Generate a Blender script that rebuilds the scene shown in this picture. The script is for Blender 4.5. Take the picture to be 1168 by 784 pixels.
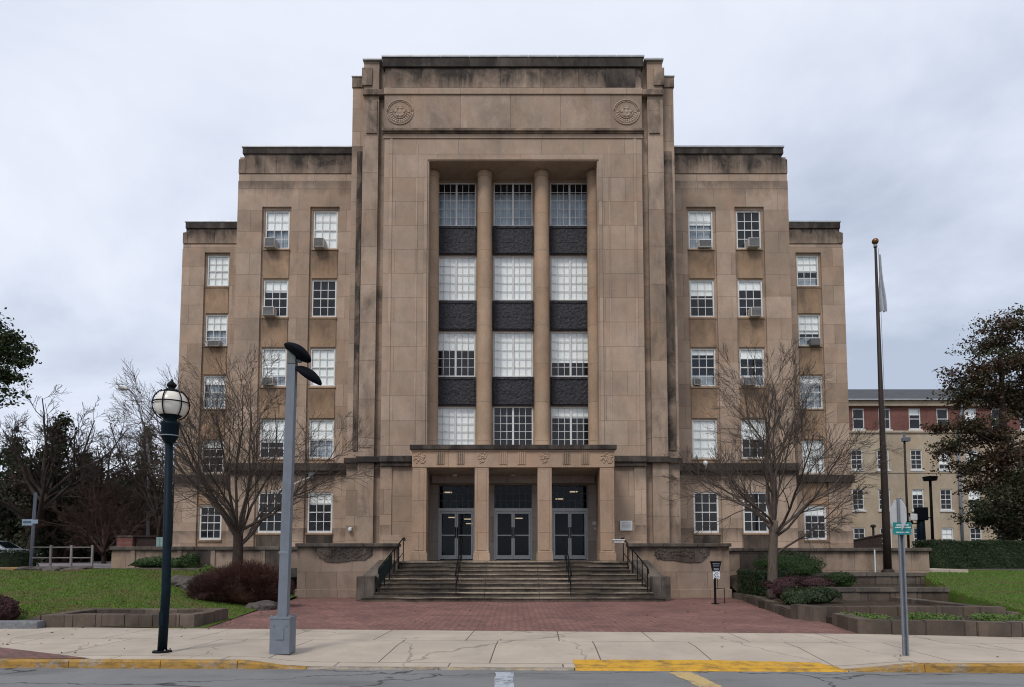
import bpy, bmesh, math, random
import numpy as np
from mathutils import Vector, Matrix
R = math.radians
rnd = random.Random(7)
sc = bpy.context.scene
for o in list(bpy.data.objects):
    bpy.data.objects.remove(o)
COL = sc.collection

# ------------------------------------------------------------------ camera
EYE = 1.6
cd = bpy.data.cameras.new('camera')
cam = bpy.data.objects.new('camera', cd)
COL.objects.link(cam)
cam.location = (0, 0, EYE)
cam.rotation_euler = (R(94.0), 0, 0)
cd.sensor_width = 36.0
cd.lens = 36.0 * 779 / 1168
cd.shift_y = 0.1597
cd.clip_start = 0.1
cd.clip_end = 3000
sc.camera = cam

# ------------------------------------------------------------------ sky, sun, exposure
SUN_EL, SUN_AZ = 52.0, 28.0          # the sun stands behind the camera, to its left, behind the cloud
w = bpy.data.worlds.new('World')
sc.world = w
w.use_nodes = True
nt = w.node_tree
nt.nodes.clear()
def wn(t, **k):
    n = nt.nodes.new(t)
    for a, v in k.items():
        setattr(n, a, v)
    return n
out = wn('ShaderNodeOutputWorld')
bg = wn('ShaderNodeBackground')
bg.inputs['Strength'].default_value = 0.10
sky = wn('ShaderNodeTexSky', sky_type='NISHITA', sun_disc=False)
sky.sun_elevation = R(SUN_EL)
sky.sun_rotation = R(180 + SUN_AZ)
tc = wn('ShaderNodeTexCoord')
sep = wn('ShaderNodeSeparateXYZ')
nt.links.new(tc.outputs['Generated'], sep.inputs[0])
mx = wn('ShaderNodeMath', operation='MAXIMUM')
nt.links.new(sep.outputs[2], mx.inputs[0]); mx.inputs[1].default_value = 0.0
ad = wn('ShaderNodeMath', operation='ADD')
nt.links.new(mx.outputs[0], ad.inputs[0]); ad.inputs[1].default_value = 0.32
dv = wn('ShaderNodeVectorMath', operation='DIVIDE')
cmb = wn('ShaderNodeCombineXYZ')
for i in range(3):
    nt.links.new(ad.outputs[0], cmb.inputs[i])
nt.links.new(tc.outputs['Generated'], dv.inputs[0]); nt.links.new(cmb.outputs[0], dv.inputs[1])
mp = wn('ShaderNodeMapping')
mp.inputs['Rotation'].default_value = (0, 0, R(-24))
mp.inputs['Scale'].default_value = (1.0, 1.4, 1.0)
mp.inputs['Location'].default_value = (3.1, 1.4, 0.0)
nt.links.new(dv.outputs[0], mp.inputs[0])
no = wn('ShaderNodeTexNoise')
no.inputs['Scale'].default_value = 1.1
no.inputs['Detail'].default_value = 7
no.inputs['Roughness'].default_value = 0.53
no.inputs['Distortion'].default_value = 0.35
nt.links.new(mp.outputs[0], no.inputs['Vector'])
rp = wn('ShaderNodeValToRGB')
rp.color_ramp.elements[0].position = 0.33
rp.color_ramp.elements[0].color = (4.1, 4.65, 5.7, 1)
rp.color_ramp.elements[1].position = 0.68
rp.color_ramp.elements[1].color = (8.0, 8.2, 8.9, 1)
e = rp.color_ramp.elements.new(0.51); e.color = (6.4, 6.85, 7.9, 1)
nt.links.new(no.outputs['Fac'], rp.inputs[0])
mixw = wn('ShaderNodeMix', data_type='RGBA')
mixw.inputs['Factor'].default_value = 0.90
nt.links.new(sky.outputs[0], mixw.inputs['A'])
nt.links.new(rp.outputs[0], mixw.inputs['B'])
nt.links.new(mixw.outputs['Result'], bg.inputs['Color'])
nt.links.new(bg.outputs[0], out.inputs['Surface'])

ld = bpy.data.lights.new('sun', 'SUN')
ld.energy = 1.5
ld.angle = R(14)
ld.color = (1.0, 0.95, 0.88)
sun = bpy.data.objects.new('sun', ld)
sun.rotation_euler = (R(90 - SUN_EL), 0, R(-SUN_AZ))
sun.location = (-20, -30, 60)
COL.objects.link(sun)
vs = sc.view_settings
vs.view_transform = 'Standard'
vs.look = 'None'
vs.gamma = 1
vs.exposure = 0.32
sc.cycles.filter_width = 1.1
vs.use_curve_mapping = False

# ------------------------------------------------------------------ pixel of the photograph -> point at a distance
TH = R(4.0); CT, ST = math.cos(TH), math.sin(TH)
FF = 779.0; CY = 633 - FF * math.tan(TH)
def W(px, py, Y):
    dx = px - 584; dy = CY - py
    k = Y / (FF * CT - ST * dy)
    return (dx * k, Y, EYE + (FF * ST + CT * dy) * k)

# ------------------------------------------------------------------ materials
class NT:
    def __init__(s, name):
        s.m = bpy.data.materials.new(name); s.m.use_nodes = True
        s.t = s.m.node_tree; s.t.nodes.clear()
        s.o = s.n('ShaderNodeOutputMaterial')
        s.b = s.n('ShaderNodeBsdfPrincipled')
        s.l(s.b.outputs[0], s.o.inputs['Surface'])
        s._pos = None
    def n(s, t, **k):
        x = s.t.nodes.new(t)
        for a, v in k.items():
            setattr(x, a, v)
        return x
    def l(s, a, b): s.t.links.new(a, b)
    def put(s, sock, v):
        if isinstance(v, (int, float)): sock.default_value = v
        elif isinstance(v, (tuple, list)): sock.default_value = (*v, 1) if len(v) == 3 and len(sock.default_value) == 4 else v
        else: s.l(v, sock)
    def pos(s):
        if s._pos is None: s._pos = s.n('ShaderNodeNewGeometry').outputs['Position']
        return s._pos
    def math(s, op, a, b=0.0, c=0.0, clamp=False):
        x = s.n('ShaderNodeMath', operation=op, use_clamp=clamp)
        s.put(x.inputs[0], a); s.put(x.inputs[1], b); s.put(x.inputs[2], c)
        return x.outputs[0]
    def scale(s, v, sc_, loc=(0, 0, 0), rot=(0, 0, 0)):
        x = s.n('ShaderNodeMapping'); s.put(x.inputs[0], v)
        x.inputs['Scale'].default_value = sc_; x.inputs['Location'].default_value = loc; x.inputs['Rotation'].default_value = rot
        return x.outputs[0]
    def noise(s, v, scale=1.0, detail=4, rough=0.55, dist=0.0):
        x = s.n('ShaderNodeTexNoise'); s.put(x.inputs['Vector'], v)
        x.inputs['Scale'].default_value = scale; x.inputs['Detail'].default_value = detail
        x.inputs['Roughness'].default_value = rough; x.inputs['Distortion'].default_value = dist
        return x.outputs['Fac']
    def ramp(s, f, a, b, va=0.0, vb=1.0):
        x = s.n('ShaderNodeMapRange', clamp=True)
        s.put(x.inputs[0], f)
        for i, v in enumerate((a, b, va, vb)): x.inputs[1 + i].default_value = v
        return x.outputs[0]
    def mix(s, f, a, b, mode='MIX'):
        x = s.n('ShaderNodeMix', data_type='RGBA', blend_type=mode)
        s.put(x.inputs['Factor'], f); s.put(x.inputs['A'], a); s.put(x.inputs['B'], b)
        return x.outputs['Result']
    def brick(s, v, c1, c2, cm, bw, bh, ms, offset=0.5, smooth=0.1):
        x = s.n('ShaderNodeTexBrick', offset=offset)
        s.put(x.inputs['Vector'], v); s.put(x.inputs['Color1'], c1); s.put(x.inputs['Color2'], c2); s.put(x.inputs['Mortar'], cm)
        x.inputs['Scale'].default_value = 1.0; x.inputs['Mortar Size'].default_value = ms
        x.inputs['Mortar Smooth'].default_value = smooth; x.inputs['Bias'].default_value = 0.0
        x.inputs['Brick Width'].default_value = bw; x.inputs['Row Height'].default_value = bh
        return x.outputs['Color'], x.outputs['Fac']
    def bump(s, h, strength=0.3, dist=0.02):
        x = s.n('ShaderNodeBump'); s.put(x.inputs['Height'], h)
        x.inputs['Strength'].default_value = strength; x.inputs['Distance'].default_value = dist
        s.l(x.outputs[0], s.b.inputs['Normal'])
    def fin(s, color, rough=0.8, spec=0.3, metal=0.0):
        s.put(s.b.inputs['Base Color'], color); s.put(s.b.inputs['Roughness'], rough)
        s.b.inputs['Specular IOR Level'].default_value = spec; s.b.inputs['Metallic'].default_value = metal
        return s.m

def stone(name, base, bw=1.62, bh=1.12, soot=0.0, lo=0.48, hi=0.72, shift=0.0, joint=0.010, freq=1.3, jointdark=True, var=0.17, drip=None, dripamt=0.9):
    """ashlar: blocks, joints, weather patches and black run-down soot"""
    s = NT(name)
    sp = s.n('ShaderNodeSeparateXYZ'); s.l(s.pos(), sp.inputs[0])
    u = s.math('ADD', sp.outputs[0], sp.outputs[1])
    cb = s.n('ShaderNodeCombineXYZ'); s.l(u, cb.inputs[0]); s.put(cb.inputs[1], s.math('ADD', sp.outputs[2], shift))
    c1 = tuple(c * (1 + var) for c in base); c2 = tuple(c * (1 - var) * k for c, k in zip(base, (1, 0.98, 0.95)))
    cm = tuple(c * (0.55 if jointdark else 1.35) for c in base)
    bc, bf = s.brick(cb.outputs[0], c1, c2, cm, bw, bh, joint)
    big = s.ramp(s.noise(s.pos(), 0.42, 7, 0.6, 0.4), 0.3, 0.72, 0.80, 1.16)
    mid = s.ramp(s.noise(s.scale(s.pos(), (1, 1, 0.55)), 2.4, 8, 0.65), 0.28, 0.75, 0.86, 1.10)
    fine = s.ramp(s.noise(s.pos(), 16, 6, 0.75), 0.3, 0.7, 0.86, 1.12)
    k = s.math('MULTIPLY', s.math('MULTIPLY', big, mid), fine)
    vm = s.n('ShaderNodeVectorMath', operation='SCALE'); s.l(bc, vm.inputs[0]); s.l(k, vm.inputs['Scale'])
    warm = s.ramp(s.noise(s.pos(), 0.8, 5, 0.6, 0.6), 0.45, 0.75, 0.0, 0.35)
    col = s.mix(warm, vm.outputs[0], (base[0] * 1.22, base[1] * 0.98, base[2] * 0.80))
    st = s.noise(s.scale(s.pos(), (freq, freq, freq * 0.30)), 1.1, 9, 0.66, 0.5)
    pat = s.noise(s.pos(), 0.55, 6, 0.62, 0.8)
    f = s.math('ADD', s.math('MULTIPLY', st, 0.5), s.math('MULTIPLY', pat, 0.5))
    sf = s.math('MULTIPLY', s.ramp(f, lo, hi), soot)
    col = s.mix(sf, col, (0.030, 0.026, 0.024))
    for zt, ln in (drip or ()):                         # black run-down stains that hang from a ledge
        r1 = s.math('ADD', s.math('MULTIPLY', s.noise(s.scale(s.pos(), (1.0, 1.0, 0.07), (zt, 0, 0)), 1.5, 8, 0.72, 0.4), 0.6), s.math('MULTIPLY', s.noise(s.scale(s.pos(), (1, 1, 0.1), (2 * zt, 0, 0)), 0.55, 3, 0.5), 0.4))
        r2 = s.noise(s.scale(s.pos(), (1, 1, 0.5), (0, zt, 0)), 2.6, 7, 0.7, 0.6)
        t = s.math('DIVIDE', s.math('SUBTRACT', zt, sp.outputs[2]), ln)
        v = s.math('SUBTRACT', s.math('ADD', s.math('MULTIPLY', r1, 2.6), s.math('MULTIPLY', r2, 0.8)), s.math('ADD', t, 0.80))
        m1 = s.math('MULTIPLY', s.math('MULTIPLY', s.ramp(v, 0.05, 0.75), s.ramp(t, -0.02, 0.0)), s.ramp(s.noise(s.scale(s.pos(), (1, 1, .8), (7, 0, 0)), 1.1, 8, 0.68, 0.7), 0.34, 0.56, 0.5, 1.0))
        col = s.mix(s.math('MULTIPLY', m1, dripamt), col, (0.026, 0.023, 0.022))
    h = s.math('ADD', s.math('MULTIPLY', s.noise(s.pos(), 55, 5, 0.7), 0.4), s.math('MULTIPLY', s.math('SUBTRACT', 1.0, bf), 0.8))
    s.bump(h, 0.35, 0.012)
    return s.fin(col, 0.88, 0.18)

SAND = (0.352, 0.270, 0.211)
def tint(k, r=1.0, g=1.0, b=1.0): return (SAND[0] * k * r, SAND[1] * k * g, SAND[2] * k * b)
M = {}
M['stone'] = stone('sandstone', tint(1.08), soot=0.42, lo=0.52, hi=0.74, drip=((5.55, 0.9), (2.9, 0.8), (20.58, .9)), dripamt=0.55)
M['stone_pale'] = stone('sandstone_clean', tint(1.04), 1.9, 1.12, 0.32, 0.54, 0.78, 0.3, drip=((5.6, 1.0),), dripamt=0.55, var=0.09)
M['stone_band'] = stone('sandstone_band', tint(0.93), 2.3, 3.1, 0.50, 0.47, 0.74, 0.7)
M['stone_edge'] = stone('sandstone_edge', tint(0.96), 4.0, 1.75, 0.62, 0.46, 0.66, 0.2, freq=1.6)
M['stone_strip'] = stone('sandstone_black_strip', tint(0.85), 4.0, 1.75, 0.95, 0.36, 0.56, 0.2, freq=1.2)
M['stone_soot'] = stone('sandstone_sooty', tint(0.94), 1.9, 6.0, 0.88, 0.41, 0.60, 2.0, freq=1.2)
for nm, z, L in (('soot_tower', 23.99, 1.35), ('soot_mid', 22.0, 1.7), ('soot_far', 20.15, 1.5)):
    M[nm] = stone('sandstone_' + nm, tint(0.95), 1.9, 6.0, 0.55, 0.48, 0.70, 2.0, freq=1.2, drip=((z, L),), dripamt=0.93)
M['stone_black'] = stone('sandstone_blackened', (0.150, 0.122, 0.102), 1.5, 5.0, 0.97, 0.34, 0.60, 1.0, freq=1.6)
M['stone_course'] = stone('blackened_ledge', (0.105, 0.088, 0.076), 1.7, 5.0, 0.97, 0.36, 0.54, 1.0, freq=1.6)
M['stone_col'] = stone('column_stone', tint(1.04, 1.03, .97, .88), 30.0, 1.78, 0.15, 0.6, 0.9, 0.35, joint=0.010, var=0.05)
M['stone_spandrel'] = stone('spandrel_stone', tint(0.97, 1.03, .93, .80), 30.0, 30.0, 0.45, 0.47, 0.72, 0.5, freq=2.0, var=0.04, drip=((16.96, 1.3), (13.42, 1.3), (9.88, 1.3), (2.6, .7)), dripamt=0.5)
M['stone_terr'] = stone('terrace_stone', tint(0.92), 1.15, 0.98, 0.6, 0.48, 0.72, 0.02, freq=1.6, var=0.12, drip=((1.9, .55),), dripamt=0.85)
M['stone_fillet'] = stone('sandstone_fillet', tint(1.04), 60, 1.12, 0.32, 0.54, 0.78, 0.3)
M['stone_garden'] = stone('garden_wall_stone', (0.122, 0.096, 0.078), 0.82, 0.60, 0.85, 0.44, 0.66, 0.1, freq=2.0, var=0.3, joint=0.016)
M['stone_cope'] = stone('weathered_coping', (0.165, 0.142, 0.122), 1.3, 2.0, 0.88, 0.40, 0.62, 0.3, freq=2.0)
M['stone_portico'] = stone('portico_stone', tint(1.06, 1.04, .98, .92), 2.4, 1.3, 0.40, 0.52, 0.76, 0.1, freq=1.5, var=0.06)
M['stone_inner'] = stone('portico_inner_stone', (0.36, 0.325, 0.295), 1.4, 1.1, 0.25, 0.55, 0.85)

def steps_mat():
    s = NT('worn_step_stone')
    a = s.noise(s.scale(s.pos(), (0.22, 1.6, 5.5)), 1.7, 9, 0.68, 0.15)
    b = s.noise(s.pos(), 9, 6, 0.65)
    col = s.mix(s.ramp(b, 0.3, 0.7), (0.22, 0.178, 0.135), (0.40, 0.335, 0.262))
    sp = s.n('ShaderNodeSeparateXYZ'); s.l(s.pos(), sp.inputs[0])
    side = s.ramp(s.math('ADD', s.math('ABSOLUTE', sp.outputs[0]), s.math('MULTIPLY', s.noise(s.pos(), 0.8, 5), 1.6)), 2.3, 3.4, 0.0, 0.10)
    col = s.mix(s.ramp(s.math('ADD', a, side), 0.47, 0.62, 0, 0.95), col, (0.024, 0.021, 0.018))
    c2, f2 = s.brick(s.scale(s.pos(), (1, 1, 1)), (1, 1, 1), (.8, .8, .8), (.3, .3, .3), 1.9, 40.0, 0.012)
    col = s.mix(1.0, col, c2, 'MULTIPLY')
    s.bump(b, 0.4, 0.01)
    return s.fin(col, 0.82, 0.25)
M['step'] = steps_mat()
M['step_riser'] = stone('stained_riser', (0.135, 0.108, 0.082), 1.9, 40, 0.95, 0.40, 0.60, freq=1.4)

def plain(name, base, rough=0.6, spec=0.4, metal=0.0, var=0.18, scale=6.0, dirt=0.0, bump=0.0, streak=False):
    s = NT(name)
    v = s.noise(s.scale(s.pos(), (1, 1, 0.2)) if streak else s.pos(), scale, 6, 0.6)
    lo = tuple(c * (1 - var) for c in base); hi = tuple(min(1, c * (1 + var)) for c in base)
    col = s.mix(s.ramp(v, 0.3, 0.7), lo, hi)
    if dirt:
        d = s.noise(s.scale(s.pos(), (1.5, 1.5, 0.35)), 3.0, 7, 0.7)
        col = s.mix(s.ramp(d, 0.5, 0.75, 0, dirt), col, (0.05, 0.04, 0.03))
    if bump: s.bump(s.noise(s.pos(), 40, 4), bump, 0.01)
    return s.fin(col, rough, spec, metal)

M['white_paint'] = plain('white_window_paint', (0.66, 0.66, 0.65), 0.5, 0.4, var=0.06, dirt=0.35)
M['grey_paint'] = plain('grey_pole_paint', (0.155, 0.175, 0.205), 0.5, 0.3, var=0.08, dirt=0.3)
M['galv'] = plain('galvanised_steel', (0.22, 0.24, 0.27), 0.5, 0.4, 0.4, var=0.15, scale=20)
M['rail_grey'] = plain('weathered_rail', (0.23, 0.205, 0.185), 0.6, 0.4, 0.1, dirt=0.3)
M['teal_iron'] = plain('dark_teal_iron', (0.003, 0.010, 0.016), 0.55, 0.12, var=0.25)
M['black_iron'] = plain('black_iron', (0.007, 0.007, 0.008), 0.6, 0.1, var=0.25)
M['navy_head'] = plain('dark_lamp_head', (0.005, 0.006, 0.010), 0.7, 0.06, var=0.2)
M['bronze_pole'] = plain('dark_bronze_pole', (0.026, 0.018, 0.014), 0.55, 0.25)
M['gilt'] = plain('tarnished_ball', (0.16, 0.075, 0.03), 0.3, 0.5, 0.6)
M['alu'] = plain('door_aluminium', (0.44, 0.46, 0.47), 0.4, 0.4, 0.2, var=0.08)
M['roof_metal'] = plain('metal_coping', (0.36, 0.37, 0.38), 0.45, 0.5, 0.4, var=0.2, scale=2)
M['blind'] = None
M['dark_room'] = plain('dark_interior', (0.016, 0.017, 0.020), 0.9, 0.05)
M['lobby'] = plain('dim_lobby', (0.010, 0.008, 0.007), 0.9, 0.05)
M['soil'] = plain('bare_soil', (0.050, 0.037, 0.027), 0.95, 0.1, var=0.45, scale=12, bump=0.8)
M['rock'] = plain('dark_rock', (0.085, 0.073, 0.066), 0.9, 0.2, var=0.45, scale=7, bump=0.8)
M['granite'] = plain('grey_granite', (0.16, 0.165, 0.175), 0.8, 0.3, var=0.3, scale=14, bump=0.5)
M['cabinet'] = plain('green_cabinet', (0.20, 0.30, 0.27), 0.5, 0.4, dirt=0.3)
M['brown_wood'] = plain('dark_timber', (0.035, 0.024, 0.020), 0.8, 0.2, var=0.3, scale=5)
M['ac_case'] = plain('air_conditioner_shell', (0.46, 0.44, 0.41), 0.5, 0.4, dirt=0.5)
M['ac_grille'] = plain('air_conditioner_grille', (0.15, 0.15, 0.15), 0.6, 0.3)
M['ac_pale'] = plain('air_conditioner_pale', (0.60, 0.63, 0.63), 0.5, 0.4, dirt=0.15)
M['cloth_white'] = plain('white_flag_cloth', (0.42, 0.45, 0.50), 0.85, 0.1, var=0.12, scale=4)
M['teal_sign'] = plain('teal_sign_face', (0.010, 0.20, 0.21), 0.45, 0.4, var=0.1)
M['sign_white'] = plain('white_sign_face', (0.68, 0.70, 0.72), 0.5, 0.4, var=0.05)
M['sign_ink'] = plain('sign_ink', (0.11, 0.15, 0.22), 0.6, 0.3)
M['sign_blue'] = plain('blue_white_sign', (0.45, 0.55, 0.66), 0.5, 0.4, var=0.2)
M['alu_back'] = plain('sign_back_aluminium', (0.58, 0.60, 0.61), 0.5, 0.4, 0.0, var=0.08)
M['mesh_dark'] = plain('dark_green_mesh', (0.012, 0.022, 0.022), 0.7, 0.2)
M['spandrel_metal'] = None
def spandrel():
    s = NT('cast_iron_relief')
    a = s.noise(s.pos(), 9, 5, 0.6, 1.2)
    v = s.n('ShaderNodeTexVoronoi', feature='SMOOTH_F1'); s.l(s.pos(), v.inputs['Vector']); v.inputs['Scale'].default_value = 7
    h = s.math('ADD', s.math('MULTIPLY', a, 1.4), v.outputs[0])
    s.bump(h, 0.9, 0.045)
    return s.fin(s.mix(s.ramp(a, 0.3, 0.7), (0.016, 0.016, 0.021), (0.036, 0.036, 0.044)), 0.55, 0.4, 0.1)
M['spandrel_metal'] = spandrel()

def blind_mat():
    s = NT('roller_blind')
    sp = s.n('ShaderNodeSeparateXYZ'); s.l(s.pos(), sp.inputs[0])
    wv = s.n('ShaderNodeTexWave', bands_direction='X'); s.l(s.pos(), wv.inputs['Vector'])
    wv.inputs['Scale'].default_value = 1.6; wv.inputs['Distortion'].default_value = 2.5
    a = s.ramp(s.noise(s.scale(s.pos(), (2.2, 1, 0.5)), 1.3, 5, 0.6), 0.3, 0.7, 0, 1)
    col = s.mix(a, (0.88, 0.92, 0.90), (0.96, 0.97, 0.95))
    col = s.mix(s.math('MULTIPLY', wv.outputs['Fac'], 0.14), col, (0.55, 0.62, 0.62))
    return s.fin(col, 0.85, 0.1)
M['blind'] = blind_mat()
def sheer_mat():
    s = NT('sheer_curtain')
    wv = s.n('ShaderNodeTexWave', bands_direction='X'); s.l(s.pos(), wv.inputs['Vector'])
    wv.inputs['Scale'].default_value = 2.6; wv.inputs['Distortion'].default_value = 3.0
    a = s.noise(s.scale(s.pos(), (2, 1, 1)), 1.2, 5, 0.6)
    col = s.mix(s.ramp(a, 0.3, 0.7), (0.22, 0.27, 0.32), (0.50, 0.56, 0.60))
    col = s.mix(s.math('MULTIPLY', wv.outputs['Fac'], 0.35), col, (0.18, 0.21, 0.25))
    return s.fin(col, 0.85, 0.1)
M['sheer'] = sheer_mat()

def glass_mat(name, refl=0.11, tint=(0.82, 0.88, 0.92)):
    s = NT(name)
    tr = s.n('ShaderNodeBsdfTransparent'); tr.inputs[0].default_value = (*tint, 1)
    gl = s.n('ShaderNodeBsdfGlossy'); gl.inputs['Roughness'].default_value = 0.03
    gl.inputs['Color'].default_value = (0.80, 0.90, 1.0, 1)
    bp = s.n('ShaderNodeBump'); s.l(s.noise(s.pos(), 0.9, 1, 0.4), bp.inputs['Height'])
    bp.inputs['Strength'].default_value = 0.05; bp.inputs['Distance'].default_value = 0.03
    s.l(bp.outputs[0], gl.inputs['Normal'])
    lw = s.n('ShaderNodeLayerWeight'); lw.inputs['Blend'].default_value = 0.5
    f = s.math('ADD', s.math('MULTIPLY', s.math('POWER', lw.outputs['Facing'], 5.0), 0.85), refl, clamp=True)
    mxs = s.n('ShaderNodeMixShader'); s.l(f, mxs.inputs[0]); s.l(tr.outputs[0], mxs.inputs[1]); s.l(gl.outputs[0], mxs.inputs[2])
    s.l(mxs.outputs[0], s.o.inputs['Surface'])
    return s.m
M['glass'] = glass_mat('window_glass', 0.045, (0.985, 0.99, 0.99))
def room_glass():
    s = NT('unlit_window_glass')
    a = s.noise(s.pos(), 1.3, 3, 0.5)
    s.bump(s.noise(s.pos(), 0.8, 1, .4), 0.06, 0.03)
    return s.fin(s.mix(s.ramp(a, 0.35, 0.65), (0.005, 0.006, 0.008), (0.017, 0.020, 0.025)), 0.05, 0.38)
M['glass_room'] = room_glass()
M['glass_dark'] = glass_mat('door_glass', 0.012, (0.55, 0.55, 0.55))
M['glass_car'] = glass_mat('car_glass', 0.15, (0.15, 0.17, 0.18))

def globe_mat():
    s = NT('opal_globe')
    return s.fin(s.mix(s.ramp(s.noise(s.pos(), 5, 4), 0.3, 0.7), (0.62, 0.58, 0.50), (0.78, 0.75, 0.68)), 0.25, 0.5)
M['globe'] = globe_mat()

def asphalt():
    s = NT('asphalt')
    a = s.noise(s.pos(), 0.5, 6, 0.6, 0.5); b = s.noise(s.pos(), 70, 3, 0.8); c = s.noise(s.scale(s.pos(), (0.35, 1.6, 1)), 1.1, 6, 0.65)
    col = s.mix(s.ramp(a, 0.3, 0.7), (0.130, 0.131, 0.134), (0.195, 0.194, 0.194))
    col = s.mix(s.ramp(c, 0.52, 0.66, 0, 0.6), col, (0.055, 0.056, 0.06))
    col = s.mix(s.ramp(b, 0.35, 0.75, 0, 0.55), col, (0.24, 0.24, 0.235))
    # irregular cracks
    v = s.n('ShaderNodeTexVoronoi', feature='DISTANCE_TO_EDGE')
    wv = s.n('ShaderNodeVectorMath', operation='ADD')
    nz = s.n('ShaderNodeTexNoise'); s.l(s.pos(), nz.inputs['Vector']); nz.inputs['Scale'].default_value = 1.7; nz.inputs['Detail'].default_value = 6
    s.l(s.scale(s.pos(), (0.28, 0.75, 1)), wv.inputs[0]); s.l(s.scale(nz.outputs['Color'], (0.5, 0.5, 0)), wv.inputs[1]); s.l(wv.outputs[0], v.inputs['Vector'])
    v.inputs['Scale'].default_value = 0.62
    cr = s.ramp(v.outputs['Distance'], 0.0, 0.011, 0.9, 0)
    col = s.mix(cr, col, (0.02, 0.02, 0.02))
    s.bump(b, 0.5, 0.01)
    return s.fin(col, 0.80, 0.3)
M['asphalt'] = asphalt()

def concrete(name='sidewalk_concrete', base=(0.475, 0.405, 0.330), bw=1.75, bh=2.12):
    s = NT(name)
    p = s.scale(s.pos(), (1, 1, 1), (0.82, -0.15, 0), (0, 0, R(2.5)))
    c, f = s.brick(p, (1, 1, 1), (0.88, 0.885, 0.89), (0.30, 0.28, 0.26), bw, bh, 0.012, 0.35, 0.25)
    a = s.noise(s.pos(), 0.9, 8, 0.62, 0.4); b = s.noise(s.pos(), 30, 5, 0.7)
    col = s.mix(s.ramp(a, 0.3, 0.7), tuple(x * 0.78 for x in base), tuple(x * 1.08 for x in base))
    col = s.mix(s.ramp(b, 0.35, 0.7, 0, 0.30), col, tuple(x * 0.7 for x in base))
    d = s.noise(s.pos(), 2.3, 8, 0.7, 1.0)
    col = s.mix(s.ramp(d, 0.60, 0.78, 0, 0.5), col, (0.13, 0.11, 0.095))
    v = s.n('ShaderNodeTexVoronoi', feature='DISTANCE_TO_EDGE')
    nz = s.n('ShaderNodeTexNoise'); s.l(s.pos(), nz.inputs['Vector']); nz.inputs['Scale'].default_value = 1.2; nz.inputs['Detail'].default_value = 7
    av = s.n('ShaderNodeVectorMath', operation='ADD'); s.l(s.scale(s.pos(), (0.5, 0.32, 1), (2.2, 0.4, 0)), av.inputs[0]); s.l(s.scale(nz.outputs['Color'], (0.42, 0.42, 0)), av.inputs[1])
    s.l(av.outputs[0], v.inputs['Vector']); v.inputs['Scale'].default_value = 0.55
    cr = s.ramp(v.outputs['Distance'], 0.0, 0.005, 0.55, 0)
    col = s.mix(1.0, col, c, 'MULTIPLY')
    col = s.mix(cr, col, (0.07, 0.06, 0.05))
    s.bump(s.math('ADD', b, s.math('MULTIPLY', s.math('SUBTRACT', 1.0, f), 1.2)), 0.35, 0.01)
    return s.fin(col, 0.85, 0.22)
M['concrete'] = concrete()

def paver(name, rot=45, tone=1.0):
    s = NT(name)
    p = s.scale(s.pos(), (1, 1, 1), (0, 0, 0), (0, 0, R(rot)))
    c, f = s.brick(p, (0.215 * tone, 0.098 * tone, 0.080 * tone), (0.135 * tone, 0.062 * tone, 0.056 * tone), (0.055, 0.042, 0.036), 0.215, 0.108, 0.012, 0.5, 0.2)
    a = s.noise(s.pos(), 0.7, 7, 0.62, 0.5); b = s.noise(s.pos(), 18, 5, 0.65)
    k = s.ramp(a, 0.3, 0.72, 0.66, 1.28)
    vm = s.n('ShaderNodeVectorMath', operation='SCALE'); s.l(c, vm.inputs[0]); s.l(k, vm.inputs['Scale'])
    col = s.mix(s.ramp(b, 0.4, 0.75, 0, 0.35), vm.outputs[0], (0.20, 0.165, 0.145))
    d = s.noise(s.pos(), 1.6, 8, 0.7, 0.8)
    col = s.mix(s.ramp(d, 0.56, 0.74, 0, 0.65), col, (0.085, 0.078, 0.060))
    s.bump(s.math('ADD', s.math('SUBTRACT', 1.0, f), s.math('MULTIPLY', b, 0.4)), 0.5, 0.008)
    return s.fin(col, 0.82, 0.25)
M['paver'] = paver('red_brick_paving', 45, 1.36)
M['paver_strip'] = paver('red_brick_strip', 2, 1.15)

def kerb_mat(name, paint, wear):
    s = NT(name)
    a = s.noise(s.pos(), 3.0, 8, 0.7, 0.6); b = s.noise(s.pos(), 26, 5, 0.7)
    conc = s.mix(s.ramp(b, 0.3, 0.7), (0.20, 0.175, 0.145), (0.34, 0.30, 0.255))
    pt = s.mix(s.ramp(b, 0.3, 0.7), tuple(x * 0.82 for x in paint), paint)
    col = s.mix(s.ramp(s.math('ADD', s.math('MULTIPLY', a, 0.7), s.math('MULTIPLY', b, 0.3)), wear - 0.05, wear + 0.06), pt, conc)
    col = s.mix(s.ramp(s.noise(s.scale(s.pos(), (1, 1, 4)), 4, 7, 0.7), 0.46, 0.68, 0, 0.75), col, (0.06, 0.048, 0.035))
    s.bump(b, 0.5, 0.01)
    return s.fin(col, 0.8, 0.3)
M['kerb_yellow'] = kerb_mat('worn_yellow_kerb', (0.38, 0.215, 0.045), 0.56)
M['ramp_yellow'] = kerb_mat('yellow_ramp_paint', (0.60, 0.33, 0.03), 0.60)
M['kerb_bare'] = kerb_mat('kerb_concrete', (0.40, 0.30, 0.16), 0.44)

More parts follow.
